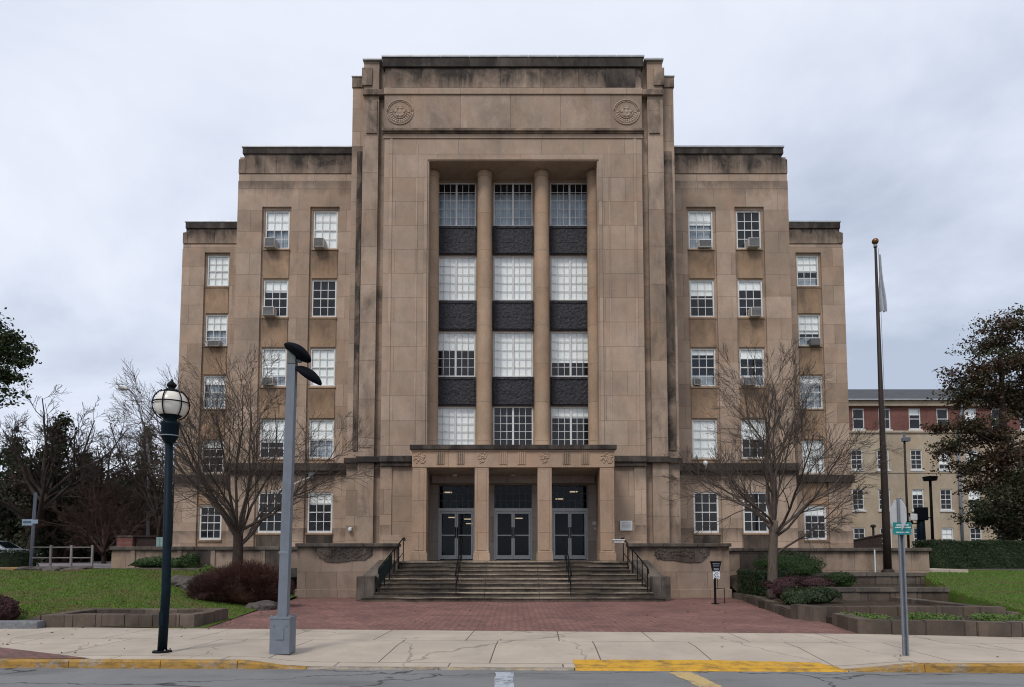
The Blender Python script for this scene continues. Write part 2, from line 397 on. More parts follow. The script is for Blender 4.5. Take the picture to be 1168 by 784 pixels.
def road_paint(name, paint, wear):
    s = NT(name)
    a = s.noise(s.pos(), 4.5, 9, 0.72, 0.8); b = s.noise(s.pos(), 60, 3, 0.8)
    f = s.ramp(s.math('ADD', s.math('MULTIPLY', a, 0.75), s.math('MULTIPLY', b, 0.25)), wear - 0.03, wear + 0.05)
    col = s.mix(f, s.mix(b, tuple(x * 0.75 for x in paint), paint), (0.12, 0.12, 0.125))
    s.bump(b, 0.4, 0.01)
    return s.fin(col, 0.75, 0.3)
M['line_white'] = road_paint('worn_white_line', (0.42, 0.46, 0.50), 0.53)
M['line_yellow'] = road_paint('worn_yellow_line', (0.52, 0.38, 0.17), 0.56)

def lawn_mat():
    s = NT('lawn')
    a = s.noise(s.pos(), 0.55, 7, 0.65, 0.6); b = s.noise(s.pos(), 14, 6, 0.7); c = s.noise(s.pos(), 90, 3, 0.7)
    col = s.mix(s.ramp(b, 0.3, 0.7), (0.055, 0.105, 0.015), (0.120, 0.180, 0.033))
    col = s.mix(s.ramp(a, 0.48, 0.62, 0, 0.85), col, (0.125, 0.092, 0.045))
    col = s.mix(s.ramp(c, 0.4, 0.8, 0, 0.5), col, (0.02, 0.035, 0.006))
    s.bump(s.math('ADD', b, c), 0.9, 0.03)
    return s.fin(col, 0.9, 0.15)
M['lawn'] = lawn_mat()
M['far_ground'] = plain('worn_ground', (0.085, 0.078, 0.062), 0.95, 0.1, var=0.3, scale=0.6)
M['lane'] = plain('lane_paving', (0.20, 0.18, 0.185), 0.9, 0.2, var=0.15, scale=2)

def leafy(name, c1, c2, c3=None, rough=0.6, trans=0.12):
    s = NT(name)
    g = s.n('ShaderNodeNewGeometry')
    col = s.mix(g.outputs['Random Per Island'], c1, c2)
    if c3 is not None:
        col = s.mix(s.ramp(s.noise(s.pos(), 0.7, 3), 0.48, 0.62), col, c3)
    s.fin(col, rough, 0.3)
    tl = s.n('ShaderNodeBsdfTranslucent'); s.l(col, tl.inputs[0])
    mxs = s.n('ShaderNodeMixShader'); mxs.inputs[0].default_value = trans
    s.l(s.b.outputs[0], mxs.inputs[1]); s.l(tl.outputs[0], mxs.inputs[2]); s.l(mxs.outputs[0], s.o.inputs['Surface'])
    return s.m
M['grass_blades'] = leafy('grass_blades', (0.056, 0.120, 0.013), (0.165, 0.245, 0.038), (0.185, 0.155, 0.062), trans=0.25)
M['grass_fresh'] = leafy('fresh_grass_blades', (0.052, 0.130, 0.013), (0.150, 0.255, 0.038), (0.135, 0.180, 0.042), trans=0.25)
for nd in M['grass_blades'].node_tree.nodes:
    if nd.type == 'TEX_NOISE': nd.inputs['Scale'].default_value = 0.75; nd.inputs['Detail'].default_value = 7; nd.inputs['Roughness'].default_value = 0.68
M['grass_dry'] = leafy('dry_grass_blades', (0.16, 0.13, 0.055), (0.075, 0.105, 0.022), None, trans=0.2)
M['box_green'] = leafy('boxwood_leaves', (0.018, 0.042, 0.012), (0.050, 0.090, 0.022))
M['hedge_green'] = leafy('hedge_leaves', (0.013, 0.026, 0.010), (0.036, 0.055, 0.018))
M['bright_green'] = leafy('ground_cover_leaves', (0.045, 0.095, 0.015), (0.11, 0.17, 0.03))
M['red_twig'] = leafy('barberry_twigs', (0.030, 0.013, 0.012), (0.095, 0.038, 0.024), (0.046, 0.020, 0.018), trans=0.05)
M['purple_leaf'] = leafy('barberry_leaves', (0.030, 0.012, 0.016), (0.075, 0.030, 0.030))
M['conifer'] = leafy('dark_conifer_needles', (0.012, 0.023, 0.009), (0.042, 0.056, 0.020), (0.036, 0.027, 0.017))
M['conifer_green'] = leafy('conifer_needles', (0.016, 0.030, 0.012), (0.045, 0.062, 0.022))
M['cedar_leaf'] = leafy('cedar_leaves', (0.016, 0.024, 0.011), (0.046, 0.055, 0.022), (0.042, 0.032, 0.018))
M['brown_leaf'] = leafy('bronze_leaves', (0.036, 0.022, 0.013), (0.088, 0.054, 0.030), (0.044, 0.050, 0.020))
def bark(name, a, b):
    s = NT(name)
    n1 = s.noise(s.scale(s.pos(), (5, 5, 1.1)), 4, 7, 0.65, 0.4)
    s.bump(n1, 0.8, 0.02)
    return s.fin(s.mix(s.ramp(n1, 0.3, 0.7), a, b), 0.9, 0.15)
M['bark'] = bark('grey_brown_bark', (0.060, 0.046, 0.036), (0.150, 0.120, 0.098))
M['bark_dark'] = bark('dark_bark', (0.024, 0.017, 0.013), (0.070, 0.050, 0.040))
M['twig'] = bark('bare_twigs', (0.050, 0.039, 0.033), (0.115, 0.092, 0.078))
M['twig_dark'] = bark('dark_bare_twigs', (0.022, 0.017, 0.014), (0.062, 0.049, 0.041))
M['twig_red'] = bark('reddish_twigs', (0.035, 0.022, 0.018), (0.080, 0.050, 0.040))
M['cream'] = stone('cream_render', (0.42, 0.35, 0.262), 40, 40, 0.12, 0.62, 0.9, jointdark=True, var=0.03)
def redbrick():
    s = NT('red_brick')
    sp = s.n('ShaderNodeSeparateXYZ'); s.l(s.pos(), sp.inputs[0])
    cb = s.n('ShaderNodeCombineXYZ'); s.l(s.math('ADD', sp.outputs[0], sp.outputs[1]), cb.inputs[0]); s.l(sp.outputs[2], cb.inputs[1])
    c, f = s.brick(cb.outputs[0], (0.19, 0.062, 0.048), (0.13, 0.045, 0.038), (0.20, 0.15, 0.13), 0.22, 0.075, 0.008)
    k = s.ramp(s.noise(s.pos(), 0.7, 5), 0.3, 0.7, 0.85, 1.15)
    vm = s.n('ShaderNodeVectorMath', operation='SCALE'); s.l(c, vm.inputs[0]); s.l(k, vm.inputs['Scale'])
    return s.fin(vm.outputs[0], 0.85, 0.2)
M['redbrick'] = redbrick()
def slate():
    s = NT('slate_roof')
    c, f = s.brick(s.scale(s.pos(), (1, 1, 1), rot=(R(90), 0, 0)), (0.040, 0.042, 0.048), (0.062, 0.064, 0.070), (0.02, 0.02, 0.02), 0.5, 0.22, 0.01)
    return s.fin(c, 0.7, 0.3)
M['slate'] = slate()
M['car_paint'] = plain('silver_car_paint', (0.42, 0.46, 0.52), 0.25, 0.5, 0.4, var=0.05)
M['tyre'] = plain('tyre_rubber', (0.02, 0.02, 0.02), 0.8, 0.2)
M['lamp_glass'] = plain('headlight_lens', (0.6, 0.62, 0.65), 0.15, 0.6)

# ------------------------------------------------------------------ mesh builder
class MB:
    def __init__(s): s.v = []; s.f = []
    def add(s, verts, faces):
        b = len(s.v); s.v.extend(verts); s.f.extend([tuple(b + i for i in q) for q in faces])
    def box(s, x0, x1, y0, y1, z0, z1, bev=0.0, rz=0.0, piv=None):
        if x0 > x1: x0, x1 = x1, x0
        if bev > 0:
            bm = bmesh.new(); bmesh.ops.create_cube(bm, size=1)
            for v in bm.verts:
                v.co = Vector((x0 + (v.co.x + .5) * (x1 - x0), y0 + (v.co.y + .5) * (y1 - y0), z0 + (v.co.z + .5) * (z1 - z0)))
            bmesh.ops.bevel(bm, geom=bm.edges[:], offset=min(bev, .3 * min(x1 - x0, y1 - y0, z1 - z0)), segments=2, affect='EDGES', profile=0.6)
            vs = [tuple(v.co) for v in bm.verts]; bm.verts.index_update()
            fs = [tuple(v.index for v in f.verts) for f in bm.faces]; bm.free()
        else:
            vs = [(x0, y0, z0), (x1, y0, z0), (x1, y1, z0), (x0, y1, z0), (x0, y0, z1), (x1, y0, z1), (x1, y1, z1), (x0, y1, z1)]
            fs = [(0, 3, 2, 1), (4, 5, 6, 7), (0, 1, 5, 4), (1, 2, 6, 5), (2, 3, 7, 6), (3, 0, 4, 7)]
        if rz:
            px, py = piv if piv else ((x0 + x1) / 2, (y0 + y1) / 2)
            c, q = math.cos(rz), math.sin(rz)
            vs = [(px + (x - px) * c - (y - py) * q, py + (x - px) * q + (y - py) * c, z) for x, y, z in vs]
        s.add(vs, fs); return s
    def quad(s, a, b, c, d): s.add([a, b, c, d], [(0, 1, 2, 3)]); return s
    def prism(s, pts, z0, z1, bev=0.0):
        """vertical prism over a plan polygon; z0 / z1 numbers or per-point lists"""
        n = len(pts)
        za = z0 if isinstance(z0, (list, tuple)) else [z0] * n
        zb = z1 if isinstance(z1, (list, tuple)) else [z1] * n
        if bev > 0:
            bm = bmesh.new()
            lo = [bm.verts.new((x, y, z)) for (x, y), z in zip(pts, za)]
            hi = [bm.verts.new((x, y, z)) for (x, y), z in zip(pts, zb)]
            bm.faces.new(lo[::-1]); bm.faces.new(hi)
            for i in range(n): bm.faces.new((lo[i], lo[(i + 1) % n], hi[(i + 1) % n], hi[i]))
            bmesh.ops.recalc_face_normals(bm, faces=bm.faces[:])
            bmesh.ops.bevel(bm, geom=bm.edges[:], offset=bev, segments=2, affect='EDGES')
            bm.verts.index_update()
            s.add([tuple(v.co) for v in bm.verts], [tuple(v.index for v in f.verts) for f in bm.faces]); bm.free(); return s
        vs = [(x, y, z) for (x, y), z in zip(pts, za)] + [(x, y, z) for (x, y), z in zip(pts, zb)]
        s.add(vs, [tuple(range(n))[::-1], tuple(range(n, 2 * n))] + [(i, (i + 1) % n, n + (i + 1) % n, n + i) for i in range(n)]); return s
    def tube(s, pts, rad, n=8, cap=True):
        pts = [Vector(p) for p in pts]
        if not isinstance(rad, (list, tuple)): rad = [rad] * len(pts)
        ref = Vector((0, 0, 1)); b = len(s.v); k = len(pts)
        d0 = (pts[-1] - pts[0]).normalized()
        if abs(d0.z) > 0.9: ref = Vector((1, 0, 0))
        for i, p in enumerate(pts):
            d = (pts[min(i + 1, k - 1)] - pts[max(i - 1, 0)])
            d = d.normalized() if d.length > 1e-9 else Vector((0, 0, 1))
            u = d.cross(ref)
            if u.length < 1e-4: u = d.cross(Vector((0.3, 1, 0)))
            u.normalize(); v = u.cross(d)
            for j in range(n):
                a = 2 * math.pi * j / n
                q = p + (u * math.cos(a) + v * math.sin(a)) * rad[i]
                s.v.append((q.x, q.y, q.z))
        for i in range(k - 1):
            for j in range(n):
                s.f.append((b + i * n + j, b + i * n + (j + 1) % n, b + (i + 1) * n + (j + 1) % n, b + (i + 1) * n + j))
        if cap:
            s.f.append(tuple(b + j for j in range(n))[::-1]); s.f.append(tuple(b + (k - 1) * n + j for j in range(n)))
        return s
    def lathe(s, prof, c=(0, 0, 0), n=24, axis='z'):
        """prof: list of (radius, height)"""
        b = len(s.v); k = len(prof)
        for r, h in prof:
            for j in range(n):
                a = 2 * math.pi * j / n; x, y = r * math.cos(a), r * math.sin(a)
                s.v.append((c[0] + x, c[1] + y, c[2] + h) if axis == 'z' else (c[0] + x, c[1] - h, c[2] + y))
        for i in range(k - 1):
            for j in range(n):
                s.f.append((b + i * n + j, b + i * n + (j + 1) % n, b + (i + 1) * n + (j + 1) % n, b + (i + 1) * n + j))
        s.f.append(tuple(b + j for j in range(n))[::-1]); s.f.append(tuple(b + (k - 1) * n + j for j in range(n)))
        return s
    def wall(s, x0, x1, z0, z1, Y, holes, depth):
        """front face (facing -Y) with openings and their reveals"""
        xs = sorted(set([x0, x1] + [h[0] for h in holes] + [h[1] for h in holes])); zs = sorted(set([z0, z1] + [h[2] for h in holes] + [h[3] for h in holes]))
        for i in range(len(xs) - 1):
            for j in range(len(zs) - 1):
                cx, cz = (xs[i] + xs[i + 1]) / 2, (zs[j] + zs[j + 1]) / 2
                if any(h[0] < cx < h[1] and h[2] < cz < h[3] for h in holes): continue
                s.quad((xs[i], Y, zs[j]), (xs[i + 1], Y, zs[j]), (xs[i + 1], Y, zs[j + 1]), (xs[i], Y, zs[j + 1]))
        for a, b, c, d in holes:
            q = Y + depth
            s.quad((a, Y, c), (a, Y, d), (a, q, d), (a, q, c)); s.quad((b, Y, c), (b, q, c), (b, q, d), (b, Y, d))
            s.quad((a, Y, d), (b, Y, d), (b, q, d), (a, q, d)); s.quad((a, Y, c), (a, q, c), (b, q, c), (b, Y, c))
        return s
    def build(s, name, mat, parent=None, smooth=False, recentre=True):
        me = bpy.data.meshes.new(name)
        me.from_pydata(s.v, [], s.f); me.update()
        return link(name, me, mat, parent, smooth, recentre)
def link(name, me, mat, parent=None, smooth=False, recentre=True):
    o = bpy.data.objects.new(name, me); COL.objects.link(o)
    me.materials.append(mat if not isinstance(mat, str) else M[mat])
    if smooth: me.polygons.foreach_set('use_smooth', [True] * len(me.polygons))
    if parent is not None:
        o.parent = parent
        if parent.type == 'EMPTY': o.matrix_parent_inverse = Matrix.Translation(-parent.location)
        elif parent.parent is None: o.matrix_parent_inverse = Matrix.Translation(-parent.location)
    elif recentre and len(me.vertices):
        co = np.empty(len(me.vertices) * 3, np.float32); me.vertices.foreach_get('co', co); co = co.reshape(-1, 3)
        c = np.array([(co[:, 0].min() + co[:, 0].max()) / 2, (co[:, 1].min() + co[:, 1].max()) / 2, co[:, 2].min()], np.float32)
        me.vertices.foreach_set('co', (co - c).ravel()); o.location = c.tolist(); me.update()
    return o
def tag(o, label, cat, group=None, kind=None):
    o['label'] = label; o['category'] = cat
    if group: o['group'] = group
    if kind: o['kind'] = kind
    return o
def thing(name, label, cat, loc, group=None):
    o = bpy.data.objects.new(name, None); COL.objects.link(o)
    o.location = loc; o.empty_display_size = 0.3
    return tag(o, label, cat, group)
def struct(o, kind='structure'): o['kind'] = kind; return o

# ------------------------------------------------------------------ foliage and branches
def rng(seed): return np.random.default_rng(seed)
def leaf_arrays(P, N, size, seed, aspect=0.55, tri=False):
    """one small leaf face per point P, facing about N"""
    g = rng(seed); n = len(P)
    N = N / np.maximum(np.linalg.norm(N, axis=1, keepdims=True), 1e-6)
    t = g.normal(size=(n, 3)); t -= (t * N).sum(1, keepdims=True) * N; t /= np.maximum(np.linalg.norm(t, axis=1, keepdims=True), 1e-6)
    b = np.cross(N, t)
    sz = (size * g.uniform(0.6, 1.35, (n, 1)))
    if tri: V = np.stack([P - b * sz * aspect * .5, P + b * sz * aspect * .5, P + t * sz], 1)
    else: V = np.stack([P - t * sz * .5, P + b * sz * aspect * .5, P + t * sz * .5, P - b * sz * aspect * .5], 1)
    return V
def mesh_from_faces(name, V):
    n, k, _ = V.shape
    me = bpy.data.meshes.new(name)
    me.vertices.add(n * k); me.vertices.foreach_set('co', V.astype(np.float32).ravel())
    me.loops.add(n * k); me.loops.foreach_set('vertex_index', np.arange(n * k, dtype=np.int32))
    me.polygons.add(n); me.polygons.foreach_set('loop_start', np.arange(0, n * k, k, dtype=np.int32)); me.polygons.foreach_set('loop_total', np.full(n, k, np.int32))
    me.update(calc_edges=True); me.validate()
    return me
def lumpy(d, seed, amp=0.18):
    g = rng(seed); k = g.normal(size=(7, 3)) * 2.6; ph = g.uniform(0, 6.28, 7)
    return 1 + amp * np.sin(d @ k.T + ph).sum(1) / 2.2
def blob_points(c, r, n, seed, inner=0.55, amp=0.18, flat_bottom=True):
    g = rng(seed)
    d = g.normal(size=(n, 3)); d /= np.linalg.norm(d, axis=1, keepdims=True)
    if flat_bottom: d[:, 2] = np.where(d[:, 2] < -0.25, -d[:, 2] * 0.7, d[:, 2])
    rad = (1 - (1 - inner) * g.uniform(0, 1, n) ** 2.2) * lumpy(d, seed, amp)
    P = np.array(c) + d * rad[:, None] * np.array(r)
    N = d + g.normal(size=(n, 3)) * 0.55
    return P, N
def core_mesh(mb, c, r, seed, amp=0.15, k=0.80):
    bm = bmesh.new(); bmesh.ops.create_icosphere(bm, subdivisions=3, radius=1)
    D = np.array([tuple(v.co) for v in bm.verts]); q = lumpy(D, seed, amp) * k
    V = np.array(c) + D * q[:, None] * np.array(r)
    bm.verts.index_update()
    mb.add([tuple(x) for x in V], [tuple(v.index for v in f.verts) for f in bm.faces]); bm.free()

def bush(name, label, cat, blobs, mat, n, leaf, seed, group=None, aspect=0.6, twiggy=False):
    """a shrub: leaf faces over several lumps, with a twiggy core"""
    t = thing(name, label, cat, blobs[0][0][:2] + (blobs[0][0][2] - blobs[0][1][2] * 0.6,), group)
    Vs = []; core = MB()
    tot = sum(b[1][0] * b[1][2] for b in blobs)
    for i, (c, r) in enumerate(blobs):
        m = int(n * r[0] * r[2] / tot)
        P, N = blob_points(c, r, m, seed + i)
        if twiggy:                                      # thin upright and outward shoots
            g = rng(seed + 70 + i); D = (P - np.array(c)) / np.array(r); D[:, 2] += 0.55; D += g.normal(size=D.shape) * .45; D /= np.linalg.norm(D, axis=1, keepdims=True)
            S = np.cross(D, g.normal(size=D.shape)); S /= np.linalg.norm(S, axis=1, keepdims=True); L = leaf * g.uniform(.5, 1.5, (m, 1)); wv = leaf * aspect * .5
            Vs.append(np.stack([P - S * wv - D * L * .4, P + S * wv - D * L * .4, P + S * wv * .5 + D * L * .6, P - S * wv * .5 + D * L * .6], 1))
        else: Vs.append(leaf_arrays(P, N, leaf, seed + 50 + i, aspect))
        core_mesh(core, c, r, seed + i, k=0.78)
    link('foliage', mesh_from_faces('foliage', np.concatenate(Vs)), mat, t)
    g = rng(seed + 99); tw = MB()
    for c, r in blobs:
        for j in range(14):
            a = g.uniform(0, 6.28); q = g.uniform(.4, .9)
            p0 = (c[0] + .1 * math.cos(a), c[1] + .1 * math.sin(a), c[2] - r[2] * .5); p1 = (c[0] + r[0] * q * math.cos(a), c[1] + r[1] * q * math.sin(a), c[2] + r[2] * (1.05 - q * .6))
            tw.tube([p0, p1], [0.018, 0.005], 4)
    tw.build('stems', 'twig', t)
    core.build('inner_leaves', mat, t)
    return t

def grow_branches(mb, start, dirv, length, r0, level, maxlev, g, up=0.25, spread=(30, 60), ratio=(0.45, 0.7), dens=(5, 9), minr=0.0035, tips=None, wob=0.16, sides=(7, 5, 3, 3, 3)):
    nseg = max(3, int(5 - level + (2 if level == 0 else 0)))
    p = np.array(start, float); d = np.array(dirv, float); d /= np.linalg.norm(d)
    pts = [p.copy()]; dirs = [d.copy()]
    for i in range(nseg):
        d = d + g.normal(size=3) * wob + np.array([0, 0, up * 0.35]); d /= np.linalg.norm(d)
        p = p + d * length / nseg; pts.append(p.copy()); dirs.append(d.copy())
    rad = [max(minr, r0 * (1 - 0.80 * i / nseg)) for i in range(nseg + 1)]
    mb.tube([tuple(q) for q in pts], rad, sides[min(level, 4)], cap=False)
    if level >= maxlev:
        if tips is not None: tips.append((pts[-1], dirs[-1]))
        return
    k = int(g.integers(dens[0], dens[1] + 1))
    for i in range(k):
        tpos = 0.18 + 0.82 * (i + g.uniform(0, 0.9)) / k
        x = min(tpos * nseg, nseg - 1e-3); i0 = int(x); fr = x - i0
        q = pts[i0] * (1 - fr) + pts[i0 + 1] * fr; dd = dirs[i0]
        ax = g.normal(size=3); ax -= ax.dot(dd) * dd; ax /= np.linalg.norm(ax)
        a = R(g.uniform(*spread)) * (0.8 if level >= 2 else 1.0); nd = dd * math.cos(a) + ax * math.sin(a)
        L = length * g.uniform(*ratio) * (1.05 - 0.55 * tpos) * (1.25 if level == 2 else 1.0)
        grow_branches(mb, q, nd, L, max(minr, (rad[i0] * (1 - fr) + rad[i0 + 1] * fr) * 0.55), level + 1, maxlev, g, up, spread, ratio, (max(3, dens[0] - 1), max(4, dens[1] - 1)), minr, tips, wob, sides)

def bare_tree(name, label, base, trunk_h, trunk_r, limbs, seed, mat_t='bark', mat_c='twig', maxlev=3, dens=(6, 8), group=None, lean=(0, 0), minr=0.0035, up=0.22, wob=0.15, spread=(25, 52), lr=1.0, ratio=(0.38, 0.62)):
    """limbs: (azimuth deg, tilt from vertical deg, length, start height fraction)"""
    t = thing(name, label, 'tree', base, group)
    g = rng(seed); b = np.array(base, float)
    tr = MB(); pts = []; rad = []
    for i in range(9):
        f = i / 8
        pts.append((b[0] + lean[0] * f + 0.03 * math.sin(3 * f + seed), b[1] + lean[1] * f, b[2] - 0.15 + (trunk_h + 0.15) * f))
        rad.append(trunk_r * (1.0 - 0.22 * f + 0.45 * max(0, 0.14 - f) / 0.14))
    tr.tube(pts, rad, 14)
    tr.build('trunk', mat_t, t, smooth=True)
    cr = MB()
    for az, tilt, L, hf in limbs:
        x = hf * 8; i0 = min(7, int(x)); fr = x - i0
        st = np.array(pts[i0]) * (1 - fr) + np.array(pts[i0 + 1]) * fr
        a, e = R(az), R(tilt)
        grow_branches(cr, st, (math.sin(e) * math.cos(a), math.sin(e) * math.sin(a), math.cos(e)), L, trunk_r * min(0.62, 0.26 + L * 0.055) * lr, 0, maxlev, g, up, spread, ratio, dens, minr, None, wob)
    cr.build('crown', mat_c, t, smooth=True)
    return t

def leaf_tree(name, label, base, trunk_h, trunk_r, clumps, mat, n, leaf, seed, bark_='bark_dark', group=None, lean=(0, 0), droop=0.0, aspect=0.5, inner=0.15, amp=0.3):
    """trunk, limbs that reach every clump, and leaf faces through each clump"""
    t = thing(name, label, 'tree', base, group)
    g = rng(seed); b = np.array(base, float)
    tr = MB(); pts = []; rad = []
    for i in range(10):
        f = i / 9
        pts.append((b[0] + lean[0] * f + 0.08 * math.sin(4 * f + seed), b[1] + lean[1] * f, b[2] - 0.2 + (trunk_h + 0.2) * f)); rad.append(trunk_r * (1 - 0.86 * f + 0.4 * max(0, 0.1 - f) / 0.1))
    tr.tube(pts, rad, 12); tr.build('trunk', bark_, t, smooth=True)
    li = MB(); Vs = []; tot = sum((r[0] * r[1] * r[2]) ** 0.667 for c, r in clumps)
    for i, (c, r) in enumerate(clumps):
        c = np.array(c, float)
        f = min(0.97, max(0.12, (c[2] - 0.25 * np.hypot(c[0] - b[0], c[1] - b[1]) - b[2]) / trunk_h)); x = f * 9; i0 = min(8, int(x))
        st = np.array(pts[i0]) * (1 - x + i0) + np.array(pts[i0 + 1]) * (x - i0)
        m = (st + c) / 2 + np.array([0, 0, 0.25]) + g.normal(size=3) * 0.15
        li.tube([tuple(st), tuple(m), tuple(c)], [max(0.02, rad[i0] * 0.4), max(.015, rad[i0] * 0.25), 0.012], 5, cap=False)
        for j in range(9):
            e2 = c + g.normal(size=3) * np.array(r) * 0.55; li.tube([tuple((m + c) / 2), tuple((m + c + 2 * e2) / 4 + np.array([0, 0, .05])), tuple(e2)], [0.02, 0.012, 0.006], 3, cap=False)
        k = int(n * (r[0] * r[1] * r[2]) ** 0.667 / tot)
        P, N = blob_points(c, r, k, seed + i, inner, amp, False)
        # cluster the leaves into sprays so that gaps open between them
        nc = max(6, k // 26); C, _ = blob_points(c, r, nc, seed + i + 500, inner, amp, False)
        idx = g.integers(0, nc, k); P = C[idx] + g.normal(size=(k, 3)) * np.array([1, 1, 0.55]) * (0.115 * np.mean(r) + leaf * 0.6)
        P[:, 2] -= droop * np.hypot(P[:, 0] - b[0], P[:, 1] - b[1]) * 0.15
        N = g.normal(size=(k, 3)) + np.array([0, 0, 0.7])
        Vs.append(leaf_arrays(P, N, leaf, seed + 900 + i, aspect))
    li.build('limbs', bark_, t); link('crown', mesh_from_faces('crown', np.concatenate(Vs)), mat, t)
    return t

# ================================================================== GROUND
def ground_far():
    xs = [-1500, -500, -200, -90, -50, -30, -18.9, -17, -10, -8, 0, 8, 10, 17, 18.9, 30, 50, 90, 200, 500, 1500]
    ys = [-1200, -300, -60, -20, 0, 10, 20, 28, 30, 32, 40, 60, 100, 200, 500, 1500]
    mb = MB()
    for y in ys:
        for x in xs:
            mb.v.append((x, y, -0.30 if y <= 28 else (0.35 if y < 31 else 0.93)))
    n = len(xs)
    for j in range(len(ys) - 1):
        for i in range(n - 1):
            a = j * n + i; mb.f.append((a, a + 1, a + n + 1, a + n))
    struct(mb.build('ground', 'far_ground', recentre=False))
ground_far()
def kerb_y(x): return 10.32 - 0.030 * x            # outer edge of the kerb
def brick_y(x): return 14.52 - 0.074 * x           # where the brick paving begins
mb = MB()
xs = [-60 + 4 * i for i in range(31)]
for i in range(30):
    a, b = xs[i], xs[i + 1]
    mb.quad((a, -9, -0.12), (b, -9, -0.12), (b, kerb_y(b) + .05, -0.12), (a, kerb_y(a) + .05, -0.12))
struct(mb.build('road', 'asphalt', recentre=False))
# patched strip of darker asphalt along the gutter, and worn painted marks
def patch(name, pts, z, mat, seed, jag=0.03, sub=9):
    g = random.Random(seed); P = []
    n = len(pts)
    for i in range(n):
        a, b = pts[i], pts[(i + 1) % n]
        for k in range(sub):
            f = k / sub
            P.append((a[0] + (b[0] - a[0]) * f + g.uniform(-jag, jag), a[1] + (b[1] - a[1]) * f + g.uniform(-jag, jag), z))
    m = MB(); m.add(P, [tuple(range(len(P)))]); return m.build(name, mat, recentre=False)
struct(patch('road_line', [(-0.24, 10.16), (0.02, 10.16), (0.02, 6.5), (-0.24, 6.5)], -0.1155, 'line_white', 3, 0.014, 14))
struct(patch('road_line', [(2.30, 10.14), (2.62, 10.14), (2.80, 8.6), (2.50, 8.6)], -0.1155, 'line_yellow', 4, 0.02, 14))

# sidewalk: slab surface, dropped towards the kerb in the middle
def drop(x):                                        # kerb top height above the road surface along the street
    def sm(a, b, v):
        t = min(1, max(0, (v - a) / (b - a))); return t * t * (3 - 2 * t)
    return 0.115 - 0.095 * sm(-4.2, -3.2, x) * (1 - sm(4.9, 6.1, x))
mb = MB()
sx = [-60, -40, -25, -16, -12] + [-10 + .5 * i for i in range(45)] + [14, 18, 26, 40, 60]
st_ = [0.0, 0.35, 0.7, 1.1, 1.6, 2.2, 3.0, 3.7]
for x in sx:
    y0 = kerb_y(x) + 0.16; y1 = brick_y(x)
    for t in st_:
        y = y0 + (y1 - y0) * t / 3.7
        z = (drop(x) - 0.12) * max(0, 1 - t / 1.6) + 0.0
        mb.v.append((x, y, z))
n = len(st_)
for i in range(len(sx) - 1):
    for j in range(n - 1):
        a = i * n + j; mb.f.append((a, a + n, a + n + 1, a + 1))
struct(mb.build('sidewalk', 'concrete', recentre=False))

def kerb_run(x0, x1, mat, w=0.16):
    m = MB(); N = 10
    for i in range(N + 1):
        x = x0 + (x1 - x0) * i / N; y = kerb_y(x); zt = drop(x) - 0.12
        m.v += [(x, y, -0.2), (x, y + 0.012, zt - 0.018), (x, y + 0.03, zt + 0.002), (x, y + w, zt + 0.004), (x, y + w, -0.2)]
    for i in range(N):
        for j in range(4):
            a = i * 5 + j; m.f.append((a, a + 1, a + 6, a + 5))
    m.f.append((4, 3, 2, 1, 0)); b = N * 5; m.f.append((b, b + 1, b + 2, b + 3, b + 4))
    struct(m.build('kerb', mat, recentre=False))
kx = [-40, -30, -22, -16.5, -13.2, -10.4, -8.2, -6.75, -5.33, -4.15, -3.1]
for a, b in zip(kx[:-1], kx[1:]): kerb_run(a + .006, b - .006, 'kerb_yellow')
for a, b in zip([-3.1, -1.1, 0.93], [-1.1, 0.93, 0.94]):
    if b - a > .1: kerb_run(a + .004, b - .004, 'kerb_bare')
for a, b in zip([0.94, 2.9], [2.9, 4.95]): kerb_run(a + .004, b - .004, 'ramp_yellow')
for a, b in zip([4.95, 6.05, 8.0, 10.5, 14, 20, 28], [6.05, 8.0, 10.5, 14, 20, 28, 40]): kerb_run(a + .006, b - .006, 'kerb_yellow')
# yellow painted ramp on the sidewalk
m = MB(); N = 24
for i in range(N + 1):
    x = 0.96 + 3.95 * i / N; y0 = kerb_y(x) + .165; d = 0.56 * (1 - 0.62 * max(0, (i / N - .55)) ) * (1 if i < N else .25)
    for k in range(4):
        t = d * k / 3; z = (drop(x) - 0.12) * max(0, 1 - t / 1.6 * (3.7 / (brick_y(x) - kerb_y(x) - .16))) + 0.005
        m.v.append((x + (.02 * math.sin(9 * i) if k == 3 else 0), y0 + t + (.03 * math.sin(3.7 * i) if k == 3 else 0), z))
for i in range(N):
    for k in range(3):
        a = i * 4 + k; m.f.append((a, a + 4, a + 5, a + 1))
struct(m.build('ramp_paint', 'ramp_yellow', recentre=False))
# red brick strip on the left of the sidewalk, by the kerb
m = MB()
pts = [(-16, kerb_y(-16) + .165), (-6.5, kerb_y(-6.5) + .165), (-8.95, 12.0), (-16, 12.9)]
m.add([(x, y, 0.006) for x, y in pts], [(0, 1, 2, 3)])
struct(m.build('brick_strip', 'paver_strip', recentre=False))

